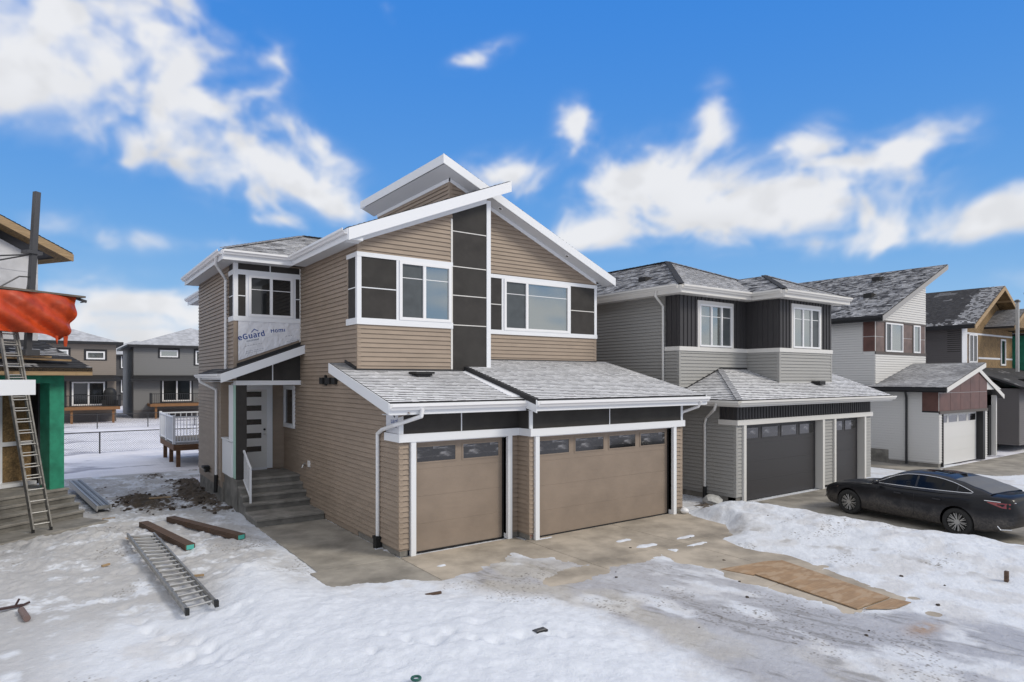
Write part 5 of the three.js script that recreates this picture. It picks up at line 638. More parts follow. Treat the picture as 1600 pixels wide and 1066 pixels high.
  const S = turned('porch_steps', 'wide bare concrete steps below green sheathed column', 'steps'); const stair = (name, x, y, a, b) => { const o = part(name, bx(-3.6, x - 0.02, -0.1, y - 0.06, a, b - 0.035), M.stepRiser, S); part('tread', cbox(-3.6, x, y - 0.06, y, a, b, 0.014), M.steps, o); }; stair('landing', 0.05, 0.75, -1.76, 0.14); [[0.58, 0.12, 0.49, 0.0], [0.41, 0.47, 0.85, -0.12], [0.25, 0.83, 1.22, -0.25]].forEach(([y, a, b, x]) => stair('step', x, y, a, b)); stair('step', -0.35, 0.08, 1.2, 2.3);
  // pump-jack staging with its red tarpaulin
  const P = turned('staging_pole', 'tall dark steel staging pole rising above the red tarpaulin', 'pole'); part('pole', bar(V(-1.43, 4.6, 0.75), V(-1.2, 8.75, 0.75), 0.13, 0.13), M.steel, P); part('bracket', [bx(-1.5, -1.12, 7.1, 7.18, 0.6, 0.86), pipe([V(-1.3, 7.1, 0.7), V(-2.2, 7.0, -1.5)], 0.02, 6), pipe([V(-1.3, 7.1, 0.7), V(-1.7, 6.85, -1.6)], 0.02, 6)], M.steel, P); part('foot', bx(-1.6, -1.25, 4.45, 4.6, 0.55, 0.95), M.steel, P);
  const T = turned('tarpaulin', 'red tarpaulin hanging from staging planks over the unfinished porch', 'tarpaulin'); { const nx = 60, ny = 26, Q = [], at = (i, j) => { const a = i / nx, b = j / ny; const sag = 0.09 * Math.sin(a * 3.1) * b; const xr = lerp(-0.18, -0.52, b * b), x = lerp(-3.6, xr, a), top = 6.1 - 0.04 * Math.sin(a * 5), y = lerp(top, 4.98 - 0.1 * sstep(0.75, 0.95, a) * (a < 0.97 ? 1 : 0) + sag * 0.6, b); const d = (x + 0.3) * 0.75 + (y - 6.1) * 1.15; const fold = 0.16 * Math.abs(Math.sin(d * 4.2 + 0.5)) * (0.4 + b) - 0.1 + 0.03 * Math.sin(d * 9 + 2 * fbm(x * 2, y * 2, 2, 5)) * (0.25 + b) + 0.05 * (fbm(x * 3, y * 3, 3, 9) - 0.5) + 0.1 * Math.sin(b * 3) * 0.6; return V(x, y, 0.92 + fold - 0.12 * sstep(0.9, 1, a)); }; for (let j = 0; j < ny; j++) for (let i = 0; i < nx; i++) for (const [a, b] of [[0, 1], [1, 1], [1, 0], [0, 1], [1, 0], [0, 0]]) { const p = at(i + a, j + b); Q.push(p.x, p.y, p.z); } { const g = fromTris(Q), w = g.clone(); w.deleteAttribute('normal'); w.deleteAttribute('uv'); const s = mergeVertices(w, 1e-4); s.computeVertexNormals(); part('sheet', plain(s), M.tarp, T); } part('tail', prism([V(-0.62, 5.0, 0.9), V(-0.5, 5.0, 0.9), V(-0.55, 4.72, 0.92), V(-0.62, 4.72, 0.92)], V(0, 0, 0.02)), M.tarp, T); part('tail', prism([V(-0.85, 5.0, 0.9), V(-0.76, 5.0, 0.9), V(-0.8, 4.76, 0.92)], V(0, 0, 0.02)), M.tarp, T); }
  const K = turned('staging_plank', 'weathered staging plank carrying the red tarpaulin', 'plank'); part('plank', bx(-3.6, 0.0, 6.1, 6.15, 0.55, 0.9), M.greyWood, K); part('bracket', [bar(V(-0.35, 6.13, 0.7), V(0.15, 6.02, 0.7), 0.05, 0.07), bar(V(0.15, 6.02, 0.7), V(-0.02, 5.98, 0.72), 0.04, 0.03)], M.steel, K); part('hoop', pipe([V(-2.05, 6.15, 0.7), V(-1.6, 6.48, 0.7), V(-1.35, 6.5, 0.7), V(-1.42, 6.15, 0.7)], 0.018, 6), M.steel, K);
  for (const [x0, x1, z, y] of [[-2.2, -0.35, -0.2, 4.47], [-1.75, 0.0, 0.1, 4.38]]) { const w = turned('roof_board', x0 < -2 ? 'pale board lying higher on the dark porch roof' : 'pale board lying lower on the dark porch roof', 'board'); part('board', bar(V(x0, y + 0.02, z), V(x1, y - 0.02, z + 0.12), 0.2, 0.05), M.wood, w); }
}
// ladders ---------------------------------------------------------------------------------------
function ladder(label, a0, a1, b0, b1, n, fly) {   // feet a0 a1, heads b0 b1
  const L = thing('extension_ladder', label, 'ladder', a0.clone()), up = V(0, 0, 0).crossVectors(b0.clone().sub(a0), a1.clone().sub(a0)).normalize().multiplyScalar(0.05);
  part('rail', bar(a0, b0, 0.035, 0.09), M.aluDull, L); part('rail', bar(a1, b1, 0.035, 0.09), M.aluDull, L); const i0 = a0.clone().lerp(a1, 0.1), i1 = a0.clone().lerp(a1, 0.9), k0 = b0.clone().lerp(b1, 0.1), k1 = b0.clone().lerp(b1, 0.9);
  if (fly) { const s = up.clone(); part('rail', bar(i0.clone().lerp(k0, fly).add(s), k0.clone().add(s), 0.03, 0.08), M.aluDull, L); part('rail', bar(i1.clone().lerp(k1, fly).add(s), k1.clone().add(s), 0.03, 0.08), M.aluDull, L); }
  for (let k = 0; k < n; k++) { const t = (k + 0.6) / n; part('rung', pipe([a0.clone().lerp(b0, t), a1.clone().lerp(b1, t)], 0.018, 8), M.alu, L); if (fly && t > fly) { const t2 = t + 0.28 / n; part('rung', pipe([i0.clone().lerp(k0, t2).add(up), i1.clone().lerp(k1, t2).add(up)], 0.016, 8), M.alu, L); } }
  for (const p of [a0, a1]) part('foot', bar(p.clone().add(V(0, -0.04, 0)), p.clone().add(V(0, 0.06, 0)), 0.06, 0.1), M.black, L); return L;
}
{ const y = 0.1; ladder('aluminium extension ladder leaning against the unfinished porch roof', h0(-2.0, 0.1, 1.9), h0(-1.62, 0.1, 1.97), h0(-2.02, 5.1, 0.62), h0(-1.62, 5.1, 0.62), 18, 0.22);
  const P = (u, v, h) => { const q = gp(u, v); q.y = Math.max(groundY(q.x, q.z), 0) + h; return q; }; const A0 = P(292, 972, 0.1), A1 = P(338, 964, 0.1), B0 = P(199, 850, 0.12), B1 = P(240, 847, 0.12); ladder('aluminium extension ladder lying flat on the snow', A0, A1, B0, B1, 18, 0.05); }
// ================================================================ loose things on the ground
function onGround(u, v, h = 0) { let q = gp(u, v); for (let k = 0; k < 3; k++) q = gp(u, v, Math.max(-0.02, groundY(q.x, q.z))); return q.add(V(0, h, 0)); }
for (const [a, b, l] of [[[224, 823], [297, 860], 'long brown wrapped bundle nearest the ladder on the snow'], [[266, 815], [377, 844], 'long brown wrapped bundle nearest the concrete steps']]) {
  const p = onGround(...a, 0.07), q = onGround(...b, 0.07), B = thing('board_bundle', l, 'bundle', p.clone()); part('carton', bar(p, q, 0.21, 0.13), M.brownWood, B); const d = q.clone().sub(p).normalize(); part('end_label', bar(q.clone().addScaledVector(d, 0.001), q.clone().addScaledVector(d, 0.006), 0.16, 0.1), M.tealEnd, B); for (const t of [0.3, 0.62]) part('strap', bar(p.clone().lerp(q, t), p.clone().lerp(q, t).addScaledVector(d, 0.02), 0.214, 0.134), M.treated, B);
}
{ const p = V(0.55, 0.32, -26.4), q = V(1.12, 0.2, -21.5), B = thing('staging_plank', 'ribbed aluminium walk plank lying across the dirt', 'plank', p.clone()), s = V(0, 0, 0).crossVectors(q.clone().sub(p).normalize(), UP); part('deck', bar(p, q, 0.36, 0.1), M.aluDull, B); for (let k = -2; k <= 2; k++) { const o = s.clone().multiplyScalar(k * 0.08).add(V(0, 0.056, 0)); part('rib', bar(p.clone().add(o), q.clone().add(o), 0.02, 0.02), k % 2 ? M.steel : M.alu, B); } for (const k of [-0.17, 0.17]) part('side_rail', bar(p.clone().addScaledVector(s, k).add(V(0, -0.03, 0)), q.clone().addScaledVector(s, k).add(V(0, -0.03, 0)), 0.03, 0.14), M.alu, B); }
for (const [c, l] of [[[[1221, 875], [1390, 933], [1340, 951], [1180, 897]], 'weathered plywood sheet laid on the driveway toward the street'], [[[1198, 879], [1178, 897.5], [1300, 939], [1125, 890]], 0]]) if (l) { const P = c.map(([u, v]) => gp(u, v, 0.03)); solo('plywood_sheet', l, 'plywood', prism(P, V(0, -0.018, 0)), M.plywood, P[0].clone()); }
{ const P = [[1126, 889], [1200, 876.5], [1219, 876], [1178, 899], [1240, 921], [1215, 916]].map(([u, v]) => gp(u, v, 0.014)); solo('plywood_sheet', 'weathered plywood sheet lying nearer the wide garage door', 'plywood', prism([P[0], P[1], P[2], P[3]], V(0, -0.012, 0)), M.plywood, P[0].clone()); const Q = [[1394, 935], [1424, 941], [1398, 951], [1350, 951]].map(([u, v]) => gp(u, v, 0.035)); solo('plywood_scrap', 'plywood scrap poking from ice beyond the sheet end', 'plywood', prism(Q, V(0, -0.012, 0)), M.plywood, Q[0].clone()); }
{ const p = onGround(1573, 907); solo('survey_stake', 'short brown wooden stake standing in the snow bank', 'stake', bx(p.x - 0.035, p.x + 0.035, p.y - 0.1, p.y + 0.17, p.z - 0.03, p.z + 0.03), M.brownWood, p); }
{ const p = onGround(844, 986), B = thing('valve_cover', 'small dark rectangular utility cover on the snow', 'cover', p.clone()); part('lid', cbox(p.x - 0.09, p.x + 0.09, p.y - 0.02, p.y + 0.03, p.z - 0.045, p.z + 0.045, 0.008), M.steel, B); part('rim', [bx(p.x - 0.1, p.x + 0.1, p.y - 0.02, p.y + 0.018, p.z + 0.045, p.z + 0.055), bx(p.x - 0.1, p.x + 0.1, p.y - 0.02, p.y + 0.018, p.z - 0.055, p.z - 0.045)], M.black, B); }
{ const p = onGround(650, 1064); const g = new THREE.TorusGeometry(0.05, 0.016, 8, 20); g.rotateX(Math.PI / 2); g.translate(p.x, p.y + 0.03, p.z); solo('hose_cap', 'dark green ring half sunk in clean snow', 'cap', plain(g), std(lin(0.01, 0.09, 0.07), 0.5), p); }
{ const a = onGround(33, 958, 0.05), b = onGround(42, 972, 0.05); solo('pipe_offcut', 'short brown pipe offcut on dirty snow', 'pipe', pipe([a, b], 0.05, 12), std(lin(0.16, 0.11, 0.1), 0.6), a); const p = onGround(18, 952, 0.03); solo('metal_scrap', 'bent dark metal scrap beside the pipe offcut', 'scrap', [bar(p.clone().add(V(-0.16, 0, 0)), p.clone().add(V(0.14, 0.02, 0.04)), 0.07, 0.03), bar(p.clone().add(V(0.04, 0, 0)), p.clone().add(V(0.1, 0.12, 0)), 0.03, 0.03), bar(p.clone().add(V(0.1, 0, 0.03)), p.clone().add(V(0.24, 0.03, -0.03)), 0.03, 0.03)], std(lin(0.05, 0.025, 0.025), 0.6), p); }
for (const [u, v, l, w, L2, rot, m] of [[203, 844, 'pale wooden offcut at the head of the flat ladder', 0.14, 0.4, 0.5, 'wood'], [245, 852, 'yellow wooden offcut beside the flat ladder rail', 0.08, 0.3, 1.9, 'wood'], [170, 812, 'curved pale offcut below the aluminium walk plank', 0.1, 0.3, 0.2, 'wood'], [303, 902, 'thin pale lath right of the flat ladder', 0.04, 0.35, 0.3, 'wood'], [677, 930, 'brown bark strip at the edge of the driveway snow', 0.05, 0.3, 0.1, 'brownWood'], [250, 779, 'broken pale board in the muddy yard', 0.12, 0.6, 0.2, 'wood'], [165, 885, 'small pale chip left of the flat ladder', 0.05, 0.16, 2.6, 'wood']]) { const p = onGround(u, v, 0.025), d = V(Math.cos(rot), 0, Math.sin(rot)).multiplyScalar(L2 / 2); solo('wood_offcut', l, 'offcut', bar(p.clone().sub(d), p.clone().add(d), w, 0.035), M[m], p); }
{ // clods and stones too many to count along the dug ground and the drive
  const gs = []; for (let k = 0; k < 170; k++) { const inMud = k < 150; let x, z; if (inMud) { x = 1.2 + rnd() * 3.0; z = -28 + rnd() * 9; if (mudAt(x, z) < -0.25) continue; } else { x = 8 + rnd() * 7; z = -11 + rnd() * 7; } const r = (inMud ? 0.02 + 0.08 * rnd() * rnd() : 0.012 + 0.025 * rnd()), g = new THREE.IcosahedronGeometry(r, 1), p = g.attributes.position; for (let i = 0; i < p.count; i++) { const f = 0.7 + 0.6 * hash2(Math.round(p.getX(i) * 900), Math.round(p.getY(i) * 900 + p.getZ(i) * 700), k); p.setXYZ(i, p.getX(i) * f, p.getY(i) * f * 0.6, p.getZ(i) * f); } g.computeVertexNormals(); g.translate(x, groundY(x, z) + r * 0.25, z); gs.push(plain(g)); }
  const o = new THREE.Mesh(merge(gs), mottled(lin(0.075, 0.058, 0.045), 0.95, 0.5, 3)); o.name = 'soil_clods'; o.castShadow = o.receiveShadow = true; o.userData = { kind: 'stuff', label: 'dark soil clods scattered over the dug ground', category: 'soil' }; scene.add(o); }
{ const p = V(16.35, 0.1, -12.4), g = new THREE.IcosahedronGeometry(0.26, 2), q = g.attributes.position; for (let i = 0; i < q.count; i++) { const f = 0.7 + 0.6 * fbm(q.getX(i) * 6 + 3, q.getY(i) * 6 + q.getZ(i) * 5, 3, 6); q.setXYZ(i, q.getX(i) * f * 1.3, q.getY(i) * f * 0.7, q.getZ(i) * f); } g.computeVertexNormals(); g.translate(p.x, p.y, p.z); solo('plastic_bag', 'crumpled grey bag below the grey house downspout', 'bag', plain(g), std(lin(0.4, 0.4, 0.39), 0.6), p); }
// ================================================================ parked car
{
  const C = new THREE.Group(); C.name = 'parked_car'; C.userData = { label: 'dusty dark sedan parked in front of dark garage doors', category: 'car' }; scene.add(C);
  const fw = V(18.48, 0, -9.3), rw = V(18.03, 0, -6.36), dir = fw.clone().sub(rw).normalize(), left = V(-dir.z, 0, dir.x).negate(); // left of travel
  const mid = fw.clone().add(rw).multiplyScalar(0.5), lf = V(0, 0, 0).crossVectors(UP, dir); C.position.copy(mid.addScaledVector(lf, -0.80)); C.rotation.y = Math.atan2(-dir.z, dir.x);
  const L = (t, x) => { for (let i = 0; i + 1 < t.length; i++) if (x <= t[i][0] && x >= t[i + 1][0]) { const k = (t[i][0] - x) / (t[i][0] - t[i + 1][0]), s = k * k * (3 - 2 * k) * 0.5 + k * 0.5; return lerp(t[i][1], t[i + 1][1], s); } return x > t[0][0] ? t[0][1] : t[t.length - 1][1]; };
  const top = [[2.39, 0.60], [2.3, 0.72], [2.0, 0.82], [1.5, 0.905], [1.0, 0.965], [0.75, 0.985], [0, 0.985], [-1, 1.01], [-1.7, 1.06], [-2.1, 1.09], [-2.42, 1.095], [-2.54, 1.05], [-2.58, 0.95]], wid = [[2.39, 0.52], [2.32, 0.68], [2.15, 0.79], [1.8, 0.87], [1.3, 0.905], [0, 0.925], [-1.2, 0.93], [-1.7, 0.92], [-2.2, 0.86], [-2.45, 0.8], [-2.58, 0.7]], bot = [[2.39, 0.3], [2.2, 0.22], [1.9, 0.19], [-1.9, 0.2], [-2.3, 0.28], [-2.58, 0.42]];
  const sect = x => { const w = L(wid, x), t = L(top, x), b = L(bot, x), s = t - 0.07; return [[0, b], [w * 0.86, b], [w * 0.965, b + 0.07], [w * 0.985, lerp(b, s, 0.35)], [w, lerp(b, s, 0.62)], [w * 0.985, lerp(b, s, 0.85)], [w * 0.94, s + 0.01], [w * 0.84, t - 0.02], [w * 0.5, t + 0.012], [0, t + 0.02]]; };
  const st = []; for (let x = 2.39; x > -2.58; x -= 0.06) st.push(x); st.push(-2.58);
  const P = [], T = [], push = (x, q) => { P.push(x, q[1], q[0]); T.push(x, q[1]); };
  for (let i = 0; i + 1 < st.length; i++) { const a = sect(st[i]), b = sect(st[i + 1]), n = a.length; for (const sg of [1, -1]) for (let k = 0; k + 1 < n; k++) { const f = q => [q[0] * sg, q[1]]; const tri = sg > 0 ? [[0, a, k], [1, b, k], [1, b, k + 1], [0, a, k], [1, b, k + 1], [0, a, k + 1]] : [[0, a, k], [1, b, k + 1], [1, b, k], [0, a, k], [0, a, k + 1], [1, b, k + 1]]; for (const [o, s, kk] of tri) push(st[i + o], f(s[kk])); } }
  for (const [x, s] of [[2.39, 1], [-2.58, -1]]) { const a = sect(x), ring = [...a.map(q => [q[0], q[1]]), ...a.slice(1, -1).reverse().map(q => [-q[0], q[1]])]; for (let k = 1; k + 1 < ring.length; k++) for (const i of s > 0 ? [0, k, k + 1] : [0, k + 1, k]) push(x, ring[i]); }
  const body = new THREE.BufferGeometry(); body.setAttribute('position', new THREE.Float32BufferAttribute(P, 3)); body.setAttribute('uv', new THREE.Float32BufferAttribute(T, 2)); body.computeVertexNormals();
  { const mv = new Map(), p = body.attributes.position, n = body.attributes.normal, key = i => [p.getX(i), p.getY(i), p.getZ(i)].map(v => v.toFixed(4)).join(); for (let i = 0; i < p.count; i++) { const k = key(i), a = mv.get(k) || [0, 0, 0]; a[0] += n.getX(i); a[1] += n.getY(i); a[2] += n.getZ(i); mv.set(k, a); } for (let i = 0; i < p.count; i++) { const a = mv.get(key(i)), l = Math.hypot(...a) || 1; n.setXYZ(i, a[0] / l, a[1] / l, a[2] / l); } }
  // dried road salt and dust on dark paint: a grainy film on the flanks, thin on top
  const dirt = tex(1024, 256, (i, j) => { const x = i / 1024 * 5.2 - 2.6, y = j / 256 * 1.5, n = fbm(i / 40, j / 30, 5, 301), f = fbm(i / 5, j / 5, 2, 305), e = 0.60 + 0.05 * Math.sin(x * 1.4) + (n - 0.5) * 0.3, d = sstep(e + 0.16, e - 0.2, y) * (0.62 + 0.5 * (f - 0.3)) + 0.03 * n, q = Math.min(1, Math.max(0, d)) * 0.9; return [lerp(0.035, 0.40, q), lerp(0.04, 0.375, q), lerp(0.065, 0.345, q)]; }, [1 / 5.2, 1 / 1.5]); dirt.offset.set(0.5, 0);
  M.paint = new THREE.MeshPhysicalMaterial({ map: dirt, roughness: 0.65, clearcoat: 0.35, clearcoatRoughness: 0.1, specularIntensity: 0.5 }); M.paintClean = new THREE.MeshPhysicalMaterial({ color: lin(0.004, 0.005, 0.01), roughness: 0.5, clearcoat: 0.35, clearcoatRoughness: 0.08 }); M.tint = new THREE.MeshPhysicalMaterial({ color: lin(0.004, 0.005, 0.007), roughness: 0.06, ior: 1.33 }); M.chrome = std(lin(0.75, 0.76, 0.78), 0.2, { metalness: 1 }); M.tyre = mottled(lin(0.028, 0.027, 0.026), 0.9, 0.4, 5); M.rim = std(lin(0.42, 0.41, 0.39), 0.4, { metalness: 0.75 });
  let B = new Brush(body, M.paint); B.updateMatrixWorld(); const ev = new Evaluator(); ev.attributes = ['position', 'normal', 'uv']; for (const x of [1.435, -1.435]) for (const s of [1, -1]) { const g = new THREE.CylinderGeometry(0.385, 0.385, 0.36, 36); g.rotateX(Math.PI / 2); const b = new Brush(g, M.black); b.position.set(x, 0.35, s * 0.85); b.updateMatrixWorld(); B = ev.evaluate(B, b, SUBTRACTION); B.updateMatrixWorld(); }
  const bodyM = new THREE.Mesh(B.geometry, B.material); bodyM.name = 'body'; bodyM.castShadow = bodyM.receiveShadow = true; C.add(bodyM);
  // cabin
  const roof = [[0.92, 0.97], [0.75, 1.06], [0.45, 1.21], [0.1, 1.355], [-0.25, 1.42], [-0.6, 1.435], [-1.0, 1.41], [-1.4, 1.335], [-1.8, 1.215], [-2.15, 1.095]], cw = [[0.92, 0.74], [0.5, 0.80], [0, 0.82], [-1, 0.82], [-1.6, 0.79], [-2.15, 0.7]];
  const csec = x => { const b = L(top, x) - 0.03, t = Math.max(b + 0.01, L(roof, x)), h = t - b, w = L(cw, x), wr = lerp(w, Math.min(w, 0.6), Math.min(1, h / 0.42)); return [[w + 0.02, b], [lerp(w, wr, 0.45), b + h * 0.5], [lerp(w, wr, 0.86), b + h * 0.84], [wr * 0.9, b + h * 0.95], [wr * 0.55, t - 0.003], [0, t + 0.006]]; };
  const loft = (xs, f, off = 0) => { const Q = [], I = []; xs.forEach(x => { const s = f(x), r = [...s.map(q => [q[0] + off, q[1]]), ...s.slice(0, -1).reverse().map(q => [-q[0] - off, q[1]])]; r.forEach(q => Q.push(x, q[1] + off * 0.5, q[0])); }); const n = f(xs[0]).length * 2 - 1; for (let i = 0; i + 1 < xs.length; i++) for (let k = 0; k + 1 < n; k++) { const a = i * n + k; I.push(a, a + n, a + 1, a + 1, a + n, a + n + 1); } const g = new THREE.BufferGeometry(); g.setAttribute('position', new THREE.Float32BufferAttribute(Q, 3)); g.setIndex(I); g.computeVertexNormals(); return g; };
  const xs = []; for (let x = 0.92; x >= -2.15; x -= 0.07) xs.push(x); const cab = new THREE.Mesh(loft(xs, csec), M.paintClean); cab.name = 'cabin'; cab.castShadow = cab.receiveShadow = true; C.add(cab);
  const onSide = (x, y, s, o = 0.006) => { const c = csec(x); let z = c[0][0]; for (let k = 0; k + 1 < c.length; k++) if (y >= c[k][1] && y <= c[k + 1][1]) z = lerp(c[k][0], c[k + 1][0], (y - c[k][1]) / (c[k + 1][1] - c[k][1])); return V(x, y, s * (z + o)); };
  const DLO = [[0.66, 1.005], [0.5, 1.1], [0.2, 1.245], [-0.1, 1.325], [-0.5, 1.352], [-0.9, 1.335], [-1.25, 1.275], [-1.55, 1.185], [-1.75, 1.095], [-1.55, 1.07], [-1, 1.045], [-0.4, 1.025], [0.2, 1.01]];
  for (const s of [-1, 1]) {
    const tops = x => { for (let i = 0; i < 8; i++) if (x <= DLO[i][0] && x >= DLO[i + 1][0]) return lerp(DLO[i][1], DLO[i + 1][1], (DLO[i][0] - x) / (DLO[i][0] - DLO[i + 1][0])); return 1.0; }, lows = x => lerp(1.005, 1.085, sstep(0.66, -1.75, x));
    for (const [a, b] of [[0.64, -0.36], [-0.42, -1.36], [-1.4, -1.72]]) { const Q = []; const N = 16; for (let i = 0; i < N; i++) for (let k = 0; k < 6; k++) { const pt = (ii, kk) => { const x = lerp(a, b, ii / N); return onSide(x, lerp(lows(x), Math.max(lows(x) + 0.004, tops(x)), kk / 6), s); }; const q = [pt(i, k), pt(i + 1, k), pt(i + 1, k + 1), pt(i, k + 1)]; for (const m of s < 0 ? [0, 1, 2, 0, 2, 3] : [0, 2, 1, 0, 3, 2]) Q.push(q[m].x, q[m].y, q[m].z); } part('side_window', fromTris(Q), M.tint, C); }
    const curve = new THREE.CatmullRomCurve3(DLO.map(([x, y]) => onSide(x, y, s, 0.008)), true, 'catmullrom', 0.3); part('window_trim', plain(new THREE.TubeGeometry(curve, 90, 0.011, 6, true)), M.chrome, C);
    for (const x of [0.62, -0.40, -1.28]) { const pts = []; for (let y = 0.3; y < 0.97; y += 0.05) { const q = sect(x); let z = 0; for (let k = 1; k + 1 < q.length; k++) if (y >= q[k][1] && y <= q[k + 1][1]) z = lerp(q[k][0], q[k + 1][0], (y - q[k][1]) / (q[k + 1][1] - q[k][1])); if (z) pts.push(V(x, y, s * (z + 0.0005))); } if (pts.length > 2 && x > -1.2) part('door_seam', pipe(pts, 0.004, 5), M.black, C); }
    for (const x of [0.0, -0.98]) part('door_handle', bar(V(x - 0.09, 0.83, s * 0.93), V(x + 0.1, 0.835, s * 0.932), 0.03, 0.028), M.paintClean, C);
    { const g = new THREE.SphereGeometry(0.1, 14, 10); g.scale(0.7, 0.72, 1.05); g.translate(0.58, 1.05, s * 0.97); part('wing_mirror', plain(g), M.paintClean, C); }
    { const Q = [[2.3, 0.66], [2.05, 0.76], [1.78, 0.8], [1.82, 0.72], [2.1, 0.64]].map(([x, y]) => { const q = sect(x); let z = q[5][0]; for (let k = 1; k + 1 < q.length; k++) if (y >= q[k][1] && y <= q[k + 1][1]) z = lerp(q[k][0], q[k + 1][0], (y - q[k][1]) / (q[k + 1][1] - q[k][1])); return V(x, y, s * (z + 0.004)); }); const R = []; for (let k = 1; k + 1 < Q.length; k++) for (const i of s < 0 ? [0, k, k + 1] : [0, k + 1, k]) R.push(Q[i].x, Q[i].y, Q[i].z); part('headlight', fromTris(R), new THREE.MeshPhysicalMaterial({ color: lin(0.3, 0.2, 0.16), roughness: 0.1, clearcoat: 1 }), C); }
    { const zAt = (x, y) => { const q = sect(x); for (let k = 1; k + 1 < q.length; k++) if (y >= q[k][1] && y <= q[k + 1][1]) return lerp(q[k][0], q[k + 1][0], (y - q[k][1]) / (q[k + 1][1] - q[k][1])); return q[6][0]; }, R = [], N = 8; for (let i = 0; i < N; i++) { const e = t => { const x = lerp(-2.08, -2.56, t); return [V(x, 0.955, s * (zAt(x, 0.955) + 0.005)), V(x, lerp(0.94, 0.84, Math.min(1, t * 1.6)), s * (zAt(x, 0.88) + 0.005))]; }; const a = e(i / N), b = e((i + 1) / N); for (const v of [a[0], a[1], b[1], a[0], b[1], b[0]]) R.push(v.x, v.y, v.z); } part('tail_light', fromTris(R), new THREE.MeshPhysicalMaterial({ color: lin(0.22, 0.008, 0.012), roughness: 0.12, clearcoat: 1 }), C); part('chrome_strip', pipe([V(-2.02, 0.97, s * (zAt(-2.02, 0.96) + 0.004)), V(-2.3, 0.972, s * (zAt(-2.3, 0.96) + 0.004)), V(-2.57, 0.972, s * (zAt(-2.57, 0.94) + 0.004))], 0.01, 6), M.chrome, C); part('bumper_trim', pipe([V(-2.3, 0.42, s * 0.855), V(-2.36, 0.34, s * 0.84), V(-2.54, 0.36, s * 0.74)], 0.014, 6), M.chrome, C); part('grille_trim', pipe([V(2.2, 0.5, s * 0.79), V(2.28, 0.36, s * 0.75)], 0.012, 6), M.chrome, C); }
    for (const x of [1.435, -1.435]) {
      const wz = s * 0.80, W = new THREE.Group(); W.name = 'wheel'; C.add(W); const tg = new THREE.LatheGeometry([[0.235, -0.1], [0.3, -0.112], [0.335, -0.1], [0.342, -0.06], [0.342, 0.06], [0.335, 0.1], [0.3, 0.112], [0.235, 0.1], [0.235, -0.1]].map(q => new THREE.Vector2(...q)), 48); tg.rotateX(Math.PI / 2); tg.translate(x, 0.342, wz); part('tyre', plain(tg), M.tyre, W);
      const gs = [], rg = new THREE.LatheGeometry([[0.236, -0.09], [0.242, 0.09], [0.222, 0.095], [0.215, 0.06], [0.215, -0.09]].map(q => new THREE.Vector2(...q)), 40); rg.rotateX(Math.PI / 2); gs.push(plain(rg)); for (let k = 0; k < 10; k++) { const a = k / 10 * 2 * Math.PI, b = a + 0.16; for (const t of [a, b]) gs.push(bar(V(Math.cos(a + 0.08) * 0.05, Math.sin(a + 0.08) * 0.05, s * 0.06), V(Math.cos(t - 0.02 + (t === b ? 0.06 : -0.02)) * 0.222, Math.sin(t - 0.02 + (t === b ? 0.06 : -0.02)) * 0.222, s * 0.078), 0.018, 0.018)); } const hub = new THREE.CylinderGeometry(0.06, 0.065, 0.03, 20); hub.rotateX(Math.PI / 2); hub.translate(0, 0, s * 0.065); gs.push(plain(hub)); const rm = merge(gs); rm.translate(x, 0.342, wz); part('rim', rm, M.rim, W); const dk = new THREE.CylinderGeometry(0.215, 0.215, 0.02, 30); dk.rotateX(Math.PI / 2); dk.translate(x, 0.342, wz - s * 0.02); part('brake_disc', plain(dk), M.black, W);
    }
  }
  const strip = (x0, x1, frac, m, name) => { const Q = [], N = 12; for (let i = 0; i < N; i++) for (let k = 0; k < 10; k++) { const pt = (ii, kk) => { const x = lerp(x0, x1, ii / N), c = csec(x), f = lerp(-1, 1, kk / 10) * frac, az = Math.abs(f) * c[2][0]; let y = c[5][1]; for (let q = 2; q < 5; q++) if (az <= c[q][0] && az >= c[q + 1][0]) y = lerp(c[q][1], c[q + 1][1], (c[q][0] - az) / (c[q][0] - c[q + 1][0])); return V(x, y + 0.007, Math.sign(f) * az); }; const q = [pt(i, k), pt(i + 1, k), pt(i + 1, k + 1), pt(i, k + 1)]; for (const m2 of [0, 2, 1, 0, 3, 2]) Q.push(q[m2].x, q[m2].y, q[m2].z); } part(name, fromTris(Q), m, C); };
  strip(0.86, 0.12, 0.93, M.tint, 'windshield'); strip(-1.25, -2.08, 0.9, new THREE.MeshPhysicalMaterial({ color: lin(0.13, 0.127, 0.12), roughness: 0.55 }), 'rear_window'); part('antenna_fin', prism([V(-1.0, 1.41, -0.02), V(-1.22, 1.375, -0.02), V(-1.2, 1.45, -0.02)], V(0, 0, 0.04)), M.paintClean, C); strip(-0.3, -0.95, 0.6, M.tint, 'sunroof');
}
